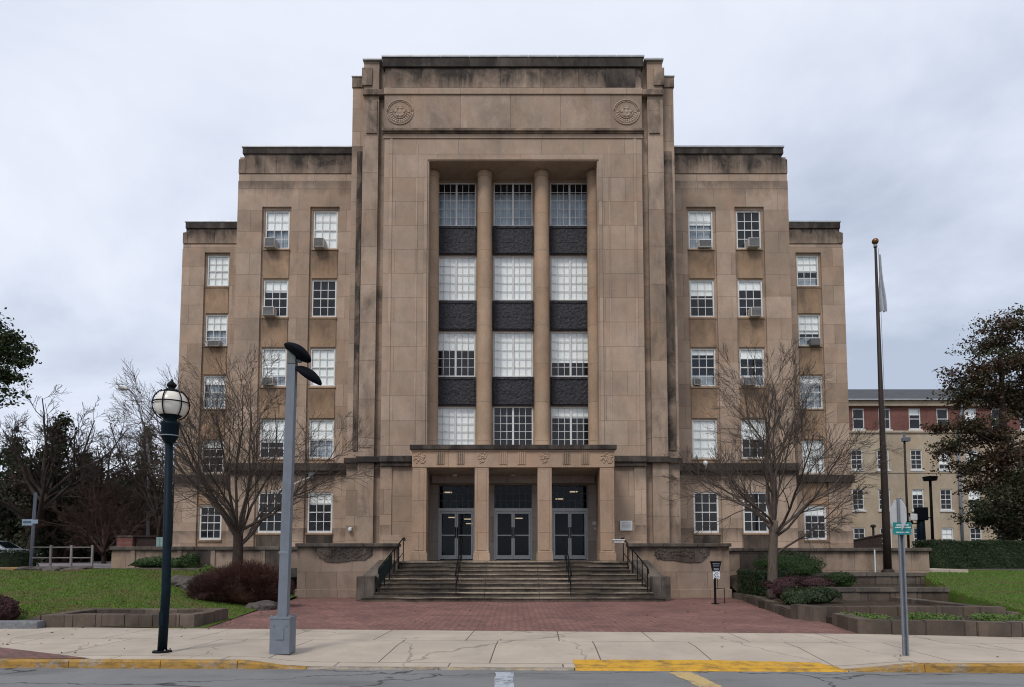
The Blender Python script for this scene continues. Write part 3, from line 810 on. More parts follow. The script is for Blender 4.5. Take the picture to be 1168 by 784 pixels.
# brick plaza
PL = [(-6.72, brick_y(-6.72)), (-7.2, 18.6), (-7.99, 25.6), (-8.0, 28), (8.6, 28), (8.5, 25.6), (8.0, 21.5), (7.4, 17.0), (7.4, 15.6), (7.05, brick_y(7.05))]
m = MB(); m.add([(x, y, 0.002) for x, y in PL], [tuple(range(len(PL)))[::-1]])
struct(m.build('plaza', 'paver', recentre=False))
def lerp_poly(P, y):
    for (x0, y0), (x1, y1) in zip(P[:-1], P[1:]):
        if y0 <= y <= y1: return x0 + (x1 - x0) * (y - y0) / (y1 - y0)
    return P[-1][0] if y > P[-1][1] else P[0][0]
EL = [(-6.72, 15.0), (-7.2, 18.6), (-7.99, 25.6), (-8.05, 40)]
ER = [(12.3, 13.3), (11.75, 15.4), (11.75, 16.7), (13.15, 20.9), (15.0, 25.3), (16.5, 30), (17.0, 40)]      # right ends of the stepped garden walls
def sstep(a, b, v):
    t = min(1, max(0, (v - a) / (b - a))); return t * t * (3 - 2 * t)
def zl(x, y):                                       # left lawn
    e = lerp_poly(EL, y) - x
    h = 0.02 + 0.26 * sstep(14.6, 17.2, y) + 0.72 * sstep(16.8, 27.0, y)
    h *= 0.08 + 0.92 * sstep(0, 3.6, e)
    if -10.5 < x < -6.9 and y < 16.95: return min(h, 0.03)
    return h + 0.03 * math.sin(x * 1.1 + y * .7) * sstep(0, 2, e) + 0.012 * math.sin(3.1 * x) * math.sin(2.3 * y)
def zr(x, y):                                       # right lawn
    h = 0.02 + 0.30 * sstep(13.6, 15.6, y) + 0.55 * sstep(15, 29.0, y)
    return h + 0.02 * math.sin(x * 1.3 + y * .6)
def lawn(name, xo, edge, zf, y0f, y1):
    m = MB(); nx, ny = 60, 70
    for j in range(ny + 1):
        for i in range(nx + 1):
            u = (max(0, i - (1 if xo > 0 else 0)) / (nx - 1)) ** 1.6; t = j / ny
            ya = y0f(0); y = ya + (y1 - ya) * t
            xe = edge(y); x = xe + (xo - xe) * u
            y2 = y0f(x) + (y1 - y0f(x)) * t
            m.v.append((x + (.01 if xo > 0 else -.01) * (i > 0), y2, zf(x, y2) if i or xo < 0 else -.28))
    for j in range(ny):
        for i in range(nx):
            a = j * (nx + 1) + i; q = (a, a + 1, a + nx + 2, a + nx + 1)
            m.f.append(q if xo > 0 else q[::-1])
    return struct(m.build(name, 'lawn', smooth=True, recentre=False))
lawn('lawn', -60, lambda y: lerp_poly(EL, y) - .005, zl, lambda x: brick_y(x) + 0.01, 33)
lawn('lawn', 60, lambda y: lerp_poly(ER, y) + .02, zr, lambda x: brick_y(x) + 0.01, 36)

# grass blades that stand in the two lawns
def blades(x0, x1, y0, y1, zf, edge, side, n, seed, skip, mat, name='grass'):
    g = rng(seed); P = []
    while len(P) < n:
        y = y0 + (y1 - y0) * g.uniform() ** 1.5; x = g.uniform(x0, x1)
        e = edge(y)
        if side * (x - e) < 0.06 or abs(x) > 1.0 * y + 4 or skip(x, y): continue
        P.append((x, y, zf(x, y) - 0.005))
    P = np.array(P); k = len(P)
    N = g.normal(size=(k, 3)); N[:, 2] *= 0.15; N /= np.linalg.norm(N, axis=1, keepdims=True)
    T = np.stack([g.normal(size=k) * .45, g.normal(size=k) * .45, np.ones(k)], 1); T /= np.linalg.norm(T, axis=1, keepdims=True)
    B = np.cross(N, T); h = g.uniform(.025, .065, (k, 1)); wv = 0.006 + 0.00045 * P[:, 1:2]
    V = np.stack([P - B * wv, P + B * wv, P + T * h], 1)
    o = link(name, mesh_from_faces(name, V), mat, recentre=False)
    o['kind'] = 'stuff'; return o
def skipL(x, y): return (-10.95 < x < -6.8 and y < 17.1) or y < 15.4 or (x < -10.3 and y < 15.9)
tag(blades(-31, -6.5, 15.2, 27.4, zl, lambda y: lerp_poly(EL, y), -1, 66000, 11, skipL, 'grass_blades'), 'short green grass on the lawn left of the brick plaza', 'grass', kind='stuff')
def skipR(x, y): return y < 14.2
tag(blades(9, 36, 14.0, 33, zr, lambda y: lerp_poly(ER, y), 1, 48000, 12, skipR, 'grass_fresh'), 'short green grass on the lawn right of the stepped stone walls', 'grass', kind='stuff')

# ================================================================== MAIN BUILDING
CX = 0.05
B = thing('art_deco_building', 'brown sandstone art deco building with a stepped central tower and four tall round columns', 'building', (CX, 30, 0))
def X(v): return CX + v
def part(name, mat, mb, smooth=False): return mb.build(name, mat, B, smooth)

def window(x0, x1, z0, z1, Y, cols, rows, blind=0.0, bmat='blind', mull=False, sheer=0.0, dark=0.0, rail=True, sill=True, parent=None, bar=0.016, fr=0.055):
    """frame (the window itself) with bars, pane, blind and sill as its pieces"""
    parent = parent or B
    m = MB(); yf = Y + 0.05
    m.box(x0, x0 + fr, yf, yf + .09, z0, z1); m.box(x1 - fr, x1, yf, yf + .09, z0, z1)
    m.box(x0 + fr, x1 - fr, yf + .002, yf + .088, z0, z0 + fr * 1.25); m.box(x0 + fr, x1 - fr, yf + .002, yf + .088, z1 - fr, z1)
    wdw = m.build('window', 'white_paint', parent)
    m = MB(); a, b, c, d = x0 + fr, x1 - fr, z0 + fr * 1.25, z1 - fr
    for i in range(1, cols):
        if mull and i == cols // 2: continue
        x = a + (b - a) * i / cols; m.box(x - bar, x + bar, yf + .035, yf + .062, c, d)
    for j in range(1, rows):
        z = c + (d - c) * j / rows
        t = bar * (1.7 if rail and j == rows // 2 else 1.0)
        m.box(a, b, yf + (.028 if t > bar else .038), yf + (.070 if t > bar else .059), z - t, z + t)
    if mull: m.box((a + b) / 2 - .045, (a + b) / 2 + .045, yf + .012, yf + .082, c, d)
    m.build('glazing_bars', 'white_paint', wdw)
    lit = max(blind if bmat == 'blind' else 0, 0); zs_ = d - (d - c) * lit
    if sheer > 0 or lit >= .99: MB().quad((a, yf + .048, c), (b, yf + .048, c), (b, yf + .048, d), (a, yf + .048, d)).build('pane', 'glass', wdw)
    else:
        if lit > 0: MB().quad((a, yf + .048, zs_), (b, yf + .048, zs_), (b, yf + .048, d), (a, yf + .048, d)).build('pane', 'glass', wdw)
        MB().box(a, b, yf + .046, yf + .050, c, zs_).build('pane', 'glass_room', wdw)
    if blind > 0:
        zb = d - (d - c) * blind
        MB().box(a + .01, b - .01, yf + .092, yf + .098, zb, d + .03).build('blind', bmat, wdw)
    if sheer > 0:
        mb2 = MB(); N = 28
        for i in range(N + 1):
            x = a + .01 + (b - a - .02) * i / N; q = yf + .17 + .022 * math.sin(i * 1.9) + .012 * math.sin(i * .7)
            mb2.v += [(x, q, c), (x, q, c + (d - c) * sheer)]
        for i in range(N): mb2.f.append((2 * i, 2 * i + 2, 2 * i + 3, 2 * i + 1))
        mb2.build('curtain', 'sheer', wdw, smooth=True)
    if sill:
        MB().box(x0 - .05, x1 + .05, Y - .07, yf + .06, z0 - .10, z0 - .004, .012).build('sill', 'stone_spandrel', wdw)
    return wdw

# ---- tower
m = MB()
REC = (X(-3.83), X(3.83), 5.93, 19.53)
POR = (X(-3.92), X(3.92), 1.2, 5.13)
m.wall(X(-5.88), X(5.88), 0.6, 20.62, 30.0, [REC, POR], 1.6)
m.box(X(-5.88), X(5.88), 30.02, 31.4, 19.9, 24.2)           # body of the frieze, behind its facing
m.box(X(-5.87), X(-5.6), 30.03, 38, 0.6, 24.2); m.box(X(5.6), X(5.87), 30.03, 38, 0.6, 24.2)
m.box(X(-5.86), X(5.86), 37.7, 38, 0.6, 24.2); m.box(X(-5.85), X(5.85), 31.45, 37.9, 24.0, 24.22)
part('tower_wall', 'stone_pale', m)
for s in (-1, 1):
    a = MB()
    a.box(X(s * 5.88), X(s * 6.19), 30.34, 37, 0.6, 24.20)
    a.box(X(s * 6.19), X(s * 6.90), 30.12, 37, 0.6, 24.398)
    part('corner_pier', 'stone_edge', a)
    a = MB()
    a.box(X(s * 6.90), X(s * 7.50), 30.55, 37, 0.6, 23.42)
    part('corner_pier', 'stone_edge' if s > 0 else 'stone', a)
    a = MB()                                                # little blocks that step the corner up to the top
    a.box(X(s * 6.88), X(s * 7.54), 30.50, 33, 23.42, 23.92, .02); a.box(X(s * 6.5), X(s * 6.98), 30.04, 33, 23.2, 24.05, .02)
    a.box(X(s * 5.80), X(s * 6.92), 30.00, 33, 22.72, 22.98, .015)
    a.box(X(s * 6.25), X(s * 6.75), 30.06, 30.2, 20.9, 22.5, .02)
    part('corner_block', 'stone_soot', a)
    a = MB(); a.box(X(s * 7.05), X(s * 7.56), 30.46, 33, 23.922, 23.98, .01); part('coping', 'roof_metal', a)
    a = MB(); a.box(X(s * (6.92 if s > 0 else 7.02)), X(s * (7.36 if s > 0 else 7.24)), 30.49, 30.549, 6.3, 20.3); part('stained_strip', 'stone_strip', a)
# facing of the frieze
m = MB(); m.box(X(-5.9), X(5.9), 29.97, 30.02, 20.99, 22.68); part('frieze', 'stone_band', m)
m = MB()
for x0, x1 in ((-5.62, -4.24), (-4.20, -2.4), (-2.37, -.6), (-.57, 1.25), (1.28, 3.0), (3.03, 4.22)): m.box(X(x0), X(x1), 29.975, 30.03, 23.03, 23.95, .012)
m.box(X(-5.9), X(5.9), 30.0, 30.02, 22.98, 24.0)
part('parapet', 'soot_tower', m)
m = MB(); m.box(X(4.27), X(5.62), 29.965, 30.03, 23.03, 23.95, .012); part('black_panel', 'stone_black', m)
m = MB(); m.box(X(-5.93), X(5.93), 29.91, 30.1, 22.68, 22.98, .02); part('belt_course', 'stone_pale', m)
m = MB(); m.box(X(-5.98), X(5.98), 29.80, 30.1, 20.86, 20.99, .02); m.box(X(-5.98), X(5.98), 29.90, 30.1, 20.80, 20.86)
part('moulding', 'stone_soot', m)
m = MB(); m.box(X(-5.92), X(5.92), 29.955, 30.1, 20.60, 20.80, .012); part('belt_course', 'stone_pale', m)
m = MB(); m.box(X(-6.0), X(6.0), 29.90, 30.3, 23.99, 24.43, .025); part('cornice', 'stone_course', m)
for a, b, y in ((-6.05, 6.05, 29.86),):
    m = MB()
    x = a
    while x < b - .1:
        x2 = min(b, x + 1.35); m.box(X(x), X(x2 - .012), y, 30.6, 24.432, 24.53, .015); x = x2
    m.box(X(-6.95), X(-6.06), 30.0, 31.5, 24.40, 24.49, .015); m.box(X(6.06), X(6.95), 30.0, 31.5, 24.40, 24.49, .015)
    part('coping', 'roof_metal', m)
# fillet round the tall recess
m = MB()
m.box(X(-4.04), X(-3.90), 29.95, 30.03, 5.95, 19.66); m.box(X(3.90), X(4.04), 29.95, 30.03, 5.95, 19.66); m.box(X(-3.90), X(3.90), 29.955, 30.03, 19.58, 19.68)
m.box(X(-5.62), X(-5.5), 29.97, 30.03, 5.96, 20.58); m.box(X(5.5), X(5.62), 29.97, 30.03, 5.96, 20.58)
m.box(X(-4.42), X(-4.34), 29.98, 30.03, 5.96, 20.3); m.box(X(4.34), X(4.42), 29.98, 30.03, 5.96, 20.3)
part('recess_frame', 'stone_fillet', m)
# medallions in relief
for s in (-1, 1):
    m = MB(); c = (X(s * 5.19), 29.97, 21.84)
    for r, t in ((0.60, .035), (0.53, .02), (.30, .03)):
        pts = [(c[0] + r * math.cos(q * R(15)), c[1] - .01, c[2] + r * .97 * math.sin(q * R(15))) for q in range(25)]
        m.tube(pts, t, 6)
    m.lathe([(0.29, -.02), (0.26, .035), (.16, .05), (.13, .03), (.06, .06), (0.0, .075)], c, 20, 'y')
    g = random.Random(5)
    for q in range(26):
        a = R(180 + 180 * (q % 13) / 12) if q < 13 else R(200 + 140 * (q % 13) / 12); r = .40 if q < 13 else .47
        m.lathe([(0.055, -.02), (0.05, .025), (0.0, .045)], (c[0] + r * math.cos(a), c[1], c[2] + r * math.sin(a)), 7, 'y')
    for q in range(6):
        a = R(60 * q); m.lathe([(0.06, -.02), (0.05, .04), (0, .06)], (c[0] + .2 * math.cos(a), c[1] - .02, c[2] + .2 * math.sin(a)), 7, 'y')
    part('medallion', 'stone_pale', m, True)
# back of the recess, with its twelve windows
rows_c = [(17.26, 19.43), (13.62, 15.80), (9.95, 12.13), (6.55, 8.53)]
cols_c = [(-2.71 - .93, -2.71 + .93), (-.93, .93), (2.71 - .93, 2.71 + .93)]
holes = [(X(a), X(b), c, d) for a, b in cols_c for c, d in rows_c]
m = MB(); m.wall(X(-3.9), X(3.9), 5.6, 19.9, 31.6, holes, 0.2)
m.box(X(-3.85), X(3.85), 29.98, 31.62, 5.72, 5.90)
part('recess_wall', 'stone', m)
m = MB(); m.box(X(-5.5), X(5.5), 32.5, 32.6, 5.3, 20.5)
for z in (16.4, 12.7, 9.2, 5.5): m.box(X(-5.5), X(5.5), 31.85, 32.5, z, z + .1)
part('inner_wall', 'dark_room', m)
cen = [  # column, row -> blind, blind material, sheer, dark
    [(0.20, 'dark_room', .8), (0.2, 'dark_room', .8), (0.2, 'dark_room', .8)],
    [(1.0, 'blind', 0), (1.0, 'blind', 0), (1.0, 'blind', 0)],
    [(0.42, 'blind', 0), (1.0, 'blind', 0), (0.70, 'blind', 0)],
    [(1.0, 'blind', 0), (0.0, 'blind', .0), (0.26, 'blind', .0)]]
for j, (c, d) in enumerate(rows_c):
    for i, (a, b) in enumerate(cols_c):
        bl, bm_, sh = cen[j][i]
        window(X(a), X(b), c, d, 31.6, 6, 5, bl, bm_, True, sh, sill=False, rail=False, bar=.013)
for j in range(3):
    for i, (a, b) in enumerate(cols_c):
        z1 = rows_c[j][0] - .03; z0 = rows_c[j + 1][1] + .03
        m = MB(); m.box(X(a - .04), X(b + .04), 31.50, 31.62, z0, z1)
        sp_ = part('spandrel_panel', 'spandrel_metal', m)
        f = MB(); x0, x1 = X(a + .02), X(b - .02)
        f.box(x0, x1, 31.465, 31.50, z1 - .13, z1 - .05, .01); f.box(x0, x1, 31.465, 31.50, z0 + .05, z0 + .12, .01)
        f.box(x0, x0 + .07, 31.468, 31.50, z0 + .12, z1 - .13, .01); f.box(x1 - .07, x1, 31.468, 31.50, z0 + .12, z1 - .13, .01)
        xc, zc = (x0 + x1) / 2, (z0 + z1) / 2
        for q in range(4): f.box(xc - .5 + .2 * q, xc - .38 + .2 * q, 31.485, 31.50, zc - .12, zc + .12, .02)
        f.build('relief', 'spandrel_metal', sp_)
# columns
for x in (-3.80, -1.335, 1.335, 3.80):
    m = MB(); prof = []
    for i in range(13):
        f = i / 12; prof.append((0.355 * (1 - 0.07 * f * f), 6.05 + 13.25 * f))
    prof += [(0.345, 19.34), (0.372, 19.40), (0.372, 19.50), (0.30, 19.56)]
    m.lathe([(0.40, 5.91), (0.40, 6.03)] + prof, (X(x), 30.98, 0), 32); part('column', 'stone_col', m, True)
# tower string course
for s in (-1, 1):
    m = MB(); m.box(X(s * 4.36), X(s * 5.9), 29.78, 30.05, 5.68, 5.95, .03); m.box(X(s * 5.885), X(s * 6.95), 29.90, 30.4, 5.67, 5.94, .03); m.box(X(s * 6.94), X(s * 7.58), 30.3, 30.6, 5.69, 5.93, .03)
    m.box(X(s * 4.36), X(s * 5.88), 29.86, 30.02, 5.50, 5.67, .02)
    part('string_course', 'stone_course', m)
    m = MB(); m.box(X(s * 5.35), X(s * 5.85), 29.95, 30.02, 1.9, 5.48); m.box(X(s * 4.3), X(s * 5.85), 29.93, 30.02, 1.2, 2.45, .015)
    part('base_pilaster', 'stone', m)

# ---- wings
def mid_wing(s, table):
    sg = lambda a, b: (min(X(s * a), X(s * b)), max(X(s * a), X(s * b)))
    wz = [(17.06, 19.08), (13.53, 15.47), (9.99, 11.94), (6.36, 8.33), (2.67, 4.70)]
    wx = [(8.91, 10.16), (11.35, 12.60)]
    holes = [sg(a, b) + (c, d) for a, b in wx for c, d in wz]
    m = MB(); x0, x1 = sg(7.0, 13.97)
    m.wall(x0 + .01, x1 - .01, 0.4, 19.3, 33.62, holes, 0.2)
    for a, b in ((7.0, 8.79), (10.28, 11.23), (12.72, 13.97)):
        p, q = sg(a, b); m.box(p, q, 33.5, 33.64, 0.4, 19.22)
    m.box(x0, x1, 33.50, 33.8, 19.22, 20.58)
    p, q = sg(13.5, 13.96); m.box(p, q, 33.63, 45, .4, 21.9)
    m.box(x0 + .02, x1 - .02, 44.8, 45, .4, 21.9); m.box(x0 + .03, x1 - .03, 33.8, 44.9, 21.6, 21.8)
    m.box(x0 + .01, x1 - .01, 33.54, 33.9, 20.58, 20.98)
    part('wing_wall', 'stone', m)
    m = MB(); n = 4
    for i in range(n):
        a, b = 7.34 + (13.60 - 7.34) * i / n, 7.34 + (13.60 - 7.34) * (i + 1) / n; p, q = sg(a + .012, b - .012); m.box(p, q, 33.50, 33.9, 20.98, 21.98, .012)
    p, q = sg(13.61, 13.98); m.box(p, q, 33.49, 36, 20.985, 21.72, .02)
    p, q = sg(7.3, 13.7); m.box(p, q, 33.515, 34, 20.985, 22.0)
    part('parapet', 'soot_mid', m)
    m = MB(); p, q = sg(7.3, 13.78); m.box(p, q, 33.44, 34.2, 21.985, 22.30, .02); part('cornice', 'stone_course', m)
    m = MB(); p, q = sg(7.3, 13.82); m.box(p, q, 33.40, 34.3, 22.302, 22.40, .02); part('coping', 'roof_metal', m)
    m = MB(); p, q = sg(7.3, 14.08); m.box(p, q, 33.30, 33.7, 5.72, 6.10, .03); m.box(p, q, 33.40, 33.7, 5.56, 5.72, .02); part('string_course', 'stone_course', m)
    for a, b in wx:
        for k in range(4):
            z1 = wz[k][0] - .13; z0 = wz[k + 1][1] + .05
            if k == 3: z0 = 6.12
            p, q = sg(a - .02, b + .02); m = MB(); m.box(p, q, 33.575, 33.63, z0, z1, .012)
            part('spandrel', 'stone_spandrel', m)
        p, q = sg(a - .02, b + .02); m = MB(); m.box(p, q, 33.56, 33.63, 1.9, 2.54, .012); part('spandrel', 'stone_black', m)
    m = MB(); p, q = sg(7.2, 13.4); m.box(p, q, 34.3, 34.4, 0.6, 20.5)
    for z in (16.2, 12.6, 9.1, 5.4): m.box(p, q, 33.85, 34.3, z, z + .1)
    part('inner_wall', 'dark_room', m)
    for j in range(5):
        for i in range(2):
            a, b = sg(*wx[i]); bl, sh = table[j][i]
            window(a, b, wz[j][0], wz[j][1], 33.62, 3, 4, bl, 'blind', False, sh, fr=.075 if j < 4 else .09)
    return
# rows from the top; first the column nearer the tower
mid_wing(-1, [[(1.0, 0), (.5, .55)], [(0, .0), (.32, 0)], [(1.0, 0), (.72, .3)], [(.55, .5), (.6, 0)], [(.3, 0), (0, 0)]])
mid_wing(1, [[(.35, .95), (0, 0)], [(.42, 0), (.24, 0)], [(.14, .3), (.24, .3)], [(1.0, 0), (.52, 0)], [(0, 0), (0, 0)]])
def far_wing(s, table):
    sg = lambda a, b: (min(X(s * a), X(s * b)), max(X(s * a), X(s * b)))
    wz = [(16.80, 18.64), (13.36, 15.18), (9.77, 11.66), (6.12, 7.98), (2.42, 4.31)]
    holes = [sg(16.15, 17.40) + q for q in wz]
    m = MB(); x0, x1 = sg(13.2, 18.77)
    m.wall(x0 + .01, x1 - .01, 0.3, 18.8, 37.82, holes, 0.2)
    for a, b in ((13.2, 16.05), (17.50, 18.77)):
        p, q = sg(a, b); m.box(p, q, 37.70, 37.84, 0.3, 18.74)
    m.box(x0, x1, 37.70, 38.0, 18.74, 18.95); m.box(x0 + .01, x1 - .01, 37.74, 38.0, 18.95, 19.27)
    p, q = sg(18.4, 18.76); m.box(p, q, 37.83, 47, .3, 20.0); m.box(x0 + .02, x1 - .02, 46.8, 47, .3, 20.0); m.box(x0 + .03, x1 - .03, 38, 46.9, 19.7, 19.9)
    part('wing_wall', 'stone', m)
    m = MB(); n = 3
    for i in range(n):
        a, b = 13.9 + 4.6 * i / n, 13.9 + 4.6 * (i + 1) / n; p, q = sg(a + .012, b - .012); m.box(p, q, 37.69, 38.1, 19.27, 20.12, .012)
    p, q = sg(18.51, 18.78); m.box(p, q, 37.68, 40, 19.275, 19.9, .02)
    p, q = sg(13.4, 18.6); m.box(p, q, 37.71, 38.2, 19.275, 20.14)
    part('parapet', 'soot_far', m)
    m = MB(); p, q = sg(13.4, 18.62); m.box(p, q, 37.63, 38.3, 20.125, 20.46, .02); part('cornice', 'stone_course', m)
    m = MB(); p, q = sg(13.4, 18.66); m.box(p, q, 37.60, 38.4, 20.462, 20.56, .02); part('coping', 'roof_metal', m)
    m = MB(); p, q = sg(13.4, 18.88); m.box(p, q, 37.5, 37.9, 5.60, 6.02, .03); part('string_course', 'stone_course', m)
    for k in range(4):
        z1 = wz[k][0] - .12; z0 = wz[k + 1][1] + .05
        p, q = sg(16.13, 17.42); m = MB(); m.box(p, q, 37.775, 37.83, z0 if k < 3 else 4.4, z1 if k < 3 else 5.58, .012); part('spandrel', 'stone_spandrel', m)
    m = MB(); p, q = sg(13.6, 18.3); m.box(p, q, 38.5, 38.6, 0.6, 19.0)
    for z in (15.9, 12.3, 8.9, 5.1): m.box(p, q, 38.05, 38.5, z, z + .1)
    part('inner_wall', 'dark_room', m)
    for j in range(5):
        a, b = sg(16.15, 17.40); bl, sh = table[j]
        window(a, b, wz[j][0], wz[j][1], 37.82, 3, 4, bl, 'blind', False, sh, fr=.075 if j < 4 else .10)
far_wing(-1, [(1.0, 0), (.5, .6), (.25, .95), (.2, 0), (0, 0)])
far_wing(1, [(.55, .3), (.62, .3), (.2, .95), (1.0, 0), (.28, 0)])

# ---- entrance portico (part of the building)
def pier(x0, x1, soot=False):
    m = MB(); y0, y1 = 27.82, 28.42
    m.box(x0, x1, y0, y1, 1.36, 5.17, .02)
    m.box(x0 + .10, x1 - .10, y0 - .018, y0 + .05, 1.78, 5.05, .01)
    m.box(x0 - .05, x1 + .05, y0 - .06, y1 + .05, 1.352, 1.66, .02); m.box(x0 - .02, x1 + .02, y0 - .03, y1 + .03, 1.662, 1.74, .015)
    part('portico_pier', 'stone_portico', m)
piers = [(-4.13, -3.55), (-1.58, -1.00), (1.00, 1.58), (3.55, 4.13)]
for a, b in piers: pier(X(a), X(b))
m = MB()
m.box(X(-4.15), X(4.15), 27.80, 28.44, 5.172, 5.84, .02)
for s in (-1, 1):
    m.box(X(s * 3.62), X(s * 4.11), 28.3, 30.0, 5.18, 5.82); m.box(X(s * 3.66), X(s * 4.10), 28.43, 29.99, 1.36, 5.178)
m.box(X(-3.64), X(3.64), 28.42, 29.99, 5.40, 5.83)
part('portico_lintel', 'stone_portico', m)
m = MB(); m.box(X(-3.62), X(3.62), 28.45, 30.98, 5.14, 5.39); m.box(X(-3.64), X(3.64), 30.3, 30.98, 4.80, 5.138)
part('portico_ceiling', 'stone_inner', m)
m = MB(); m.box(X(-4.18), X(4.18), 27.77, 28.3, 5.842, 5.90, .01); part('moulding', 'stone_portico', m)
m = MB(); m.box(X(-4.24), X(4.24), 27.68, 29.98, 5.902, 6.10, .03)
g = random.Random(3)
part('portico_cornice', 'stone_course', m)
for xc in (-2.98, -2.16, -.41, .35, 2.18, 2.95):          # fluted strips on the lintel
    m = MB()
    for k in range(4): m.box(X(xc - .15 + .08 * k), X(xc - .15 + .08 * k + .06), 27.765, 27.81, 5.30, 5.835, .008)
    part('fluted_strip', 'stone_edge' if abs(xc) > 2 else 'stone_portico', m)
for xc in (-3.84, -1.29, 1.29, 3.84):                      # carved relief over each pier
    m = MB(); g = random.Random(int(xc * 10))
    for k in range(46):
        u = g.uniform(-1, 1); v = g.uniform(0, 1)
        if abs(xc) < 2 and abs(u) > .35 + .65 * v: continue
        m.lathe([(.045, -.02), (.038, .018), (0, .04)], (X(xc + .23 * u), 27.80, 5.36 + .42 * v), 6, 'y')
    for sgn in ((-1, 1) if abs(xc) < 2 else ()):
        m.tube([(X(xc + sgn * .03), 27.795, 5.36), (X(xc + sgn * .10), 27.785, 5.55), (X(xc + sgn * .25), 27.795, 5.74)], [.018, .02, .012], 6)
    part('carving', 'stone_portico', m, True)
dx = [(-3.40, -1.76), (-.86, .86), (1.76, 3.40)]
m = MB(); m.wall(X(-3.93), X(3.93), 1.2, 5.2, 31.0, [(X(a), X(b), 1.36, 4.78) for a, b in dx], 0.25); part('entrance_wall', 'stone_inner', m)
m = MB(); m.box(X(-3.90), X(-3.45), 30.94, 30.998, 1.36, 4.79); m.box(X(3.45), X(3.90), 30.94, 30.998, 1.36, 4.79); part('wall_panel', 'stone_inner', m)
for a, b in dx:
    x0, x1, yf = X(a), X(b), 31.06
    m = MB(); m.box(x0, x0 + .07, yf, yf + .12, 1.36, 3.58); m.box(x1 - .07, x1, yf, yf + .12, 1.36, 3.58); m.box(x0, x1, yf - .03, yf + .14, 3.58, 3.72)
    d = m.build('door', 'alu', B)
    xm = (x0 + x1) / 2
    for p, q, s in ((x0 + .08, xm - .006, 1), (xm + .006, x1 - .08, -1)):
        m = MB(); m.box(p, p + .07, yf + .03, yf + .08, 1.40, 3.57); m.box(q - .07, q, yf + .03, yf + .08, 1.40, 3.57)
        m.box(p + .07, q - .07, yf + .031, yf + .079, 1.40, 1.58); m.box(p + .07, q - .07, yf + .031, yf + .079, 3.47, 3.57); m.box(p + .07, q - .07, yf + .033, yf + .077, 2.46, 2.51)
        m.build('door_leaf', 'alu', d)
        MB().box(p + .07, q - .07, yf + .052, yf + .058, 1.58, 3.47).build('door_glass', 'glass_dark', d)
        hx = xm + (-.045 if s > 0 else .045)
        m = MB(); m.tube([(hx, yf + .03, 2.40), (hx, yf - .03, 2.42), (hx, yf - .03, 2.78), (hx, yf + .03, 2.80)], .016, 6); m.box(hx - .025, hx + .025, yf + .015, yf + .032, 2.36, 2.86); m.build('handle', 'black_iron', d)
    m = MB(); m.box(x0, x0 + .05, yf + .04, yf + .1, 3.72, 4.78); m.box(x1 - .05, x1, yf + .04, yf + .1, 3.72, 4.78); m.box(x0, x1, yf + .042, yf + .098, 4.72, 4.78)
    for i in range(1, 6):
        x = x0 + (x1 - x0) * i / 6; m.box(x - .012, x + .012, yf + .05, yf + .08, 3.72, 4.72)
    for z in (4.06, 4.40): m.box(x0, x1, yf + .053, yf + .077, z - .012, z + .012)
    t = m.build('transom_window', plain('transom_bars', (0.11, 0.11, 0.115), 0.5), B)
    MB().box(x0 + .05, x1 - .05, yf + .062, yf + .066, 3.72, 4.72).build('pane', 'glass_dark', t)
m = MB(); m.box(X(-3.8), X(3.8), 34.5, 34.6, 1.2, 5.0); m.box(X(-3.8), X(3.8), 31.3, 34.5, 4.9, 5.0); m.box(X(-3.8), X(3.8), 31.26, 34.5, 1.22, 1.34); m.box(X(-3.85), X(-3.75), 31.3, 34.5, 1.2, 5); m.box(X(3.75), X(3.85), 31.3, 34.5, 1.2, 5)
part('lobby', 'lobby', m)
# ceiling lights seen through the doors (lit) and under the portico
def lamp_mat(name, c, st):
    s = NT(name); e = s.n('ShaderNodeEmission'); e.inputs[0].default_value = (*c, 1); e.inputs[1].default_value = st
    s.l(e.outputs[0], s.o.inputs['Surface']); return s.m
LIT = lamp_mat('lit_lamp', (1.0, 0.80, 0.52), 1.3)
for x, y, z in ((-3.0, 33.6, 3.42), (-2.25, 34.0, 3.36), (-2.1, 33.2, 3.1), (2.3, 33.8, 4.35), (2.9, 32.6, 4.6), (.3, 34.0, 3.4), (-3.1, 32.4, 4.55)):
    m = MB(); m.box(X(x - .18), X(x + .18), y - .2, y + .2, z, z + .03); part('lobby_light', LIT, m)
m = MB(); m.lathe([(.10, 0), (.12, .03), (.12, .07), (.09, .09)], (X(0), 29.6, 5.03), 14); part('ceiling_lamp', 'ac_case', m)
m = MB(); m.lathe([(.09, 0), (.11, .03), (.11, .08), (.09, .09)], (X(-2.57), 29.9, 5.04), 14); part('ceiling_lamp', 'sign_white', m)
# landing behind the top step

# ================================================================== STAIRS AND TERRACE WALLS
S = thing('stone_staircase', 'wide worn stone staircase of nine steps leading up to the three doors', 'staircase', (CX, 23.5, 0))
for i in range(9):
    hw = 5.22 if i == 0 else 4.92 - .066 * i
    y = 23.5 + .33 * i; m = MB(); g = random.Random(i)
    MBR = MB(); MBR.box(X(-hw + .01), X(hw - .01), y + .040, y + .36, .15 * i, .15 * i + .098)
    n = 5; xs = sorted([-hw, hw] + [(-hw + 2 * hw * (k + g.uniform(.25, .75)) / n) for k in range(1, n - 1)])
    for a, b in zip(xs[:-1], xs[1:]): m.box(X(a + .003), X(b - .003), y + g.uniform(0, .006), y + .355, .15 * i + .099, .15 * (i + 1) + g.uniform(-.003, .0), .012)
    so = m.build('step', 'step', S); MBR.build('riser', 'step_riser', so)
m = MB(); m.box(X(-4.4), X(4.4), 26.496, 31.05, 1.0, 1.352); m.box(X(-4.9), X(4.9), 26.6, 29.9, 0, .99)
m.build('landing', 'step', S)

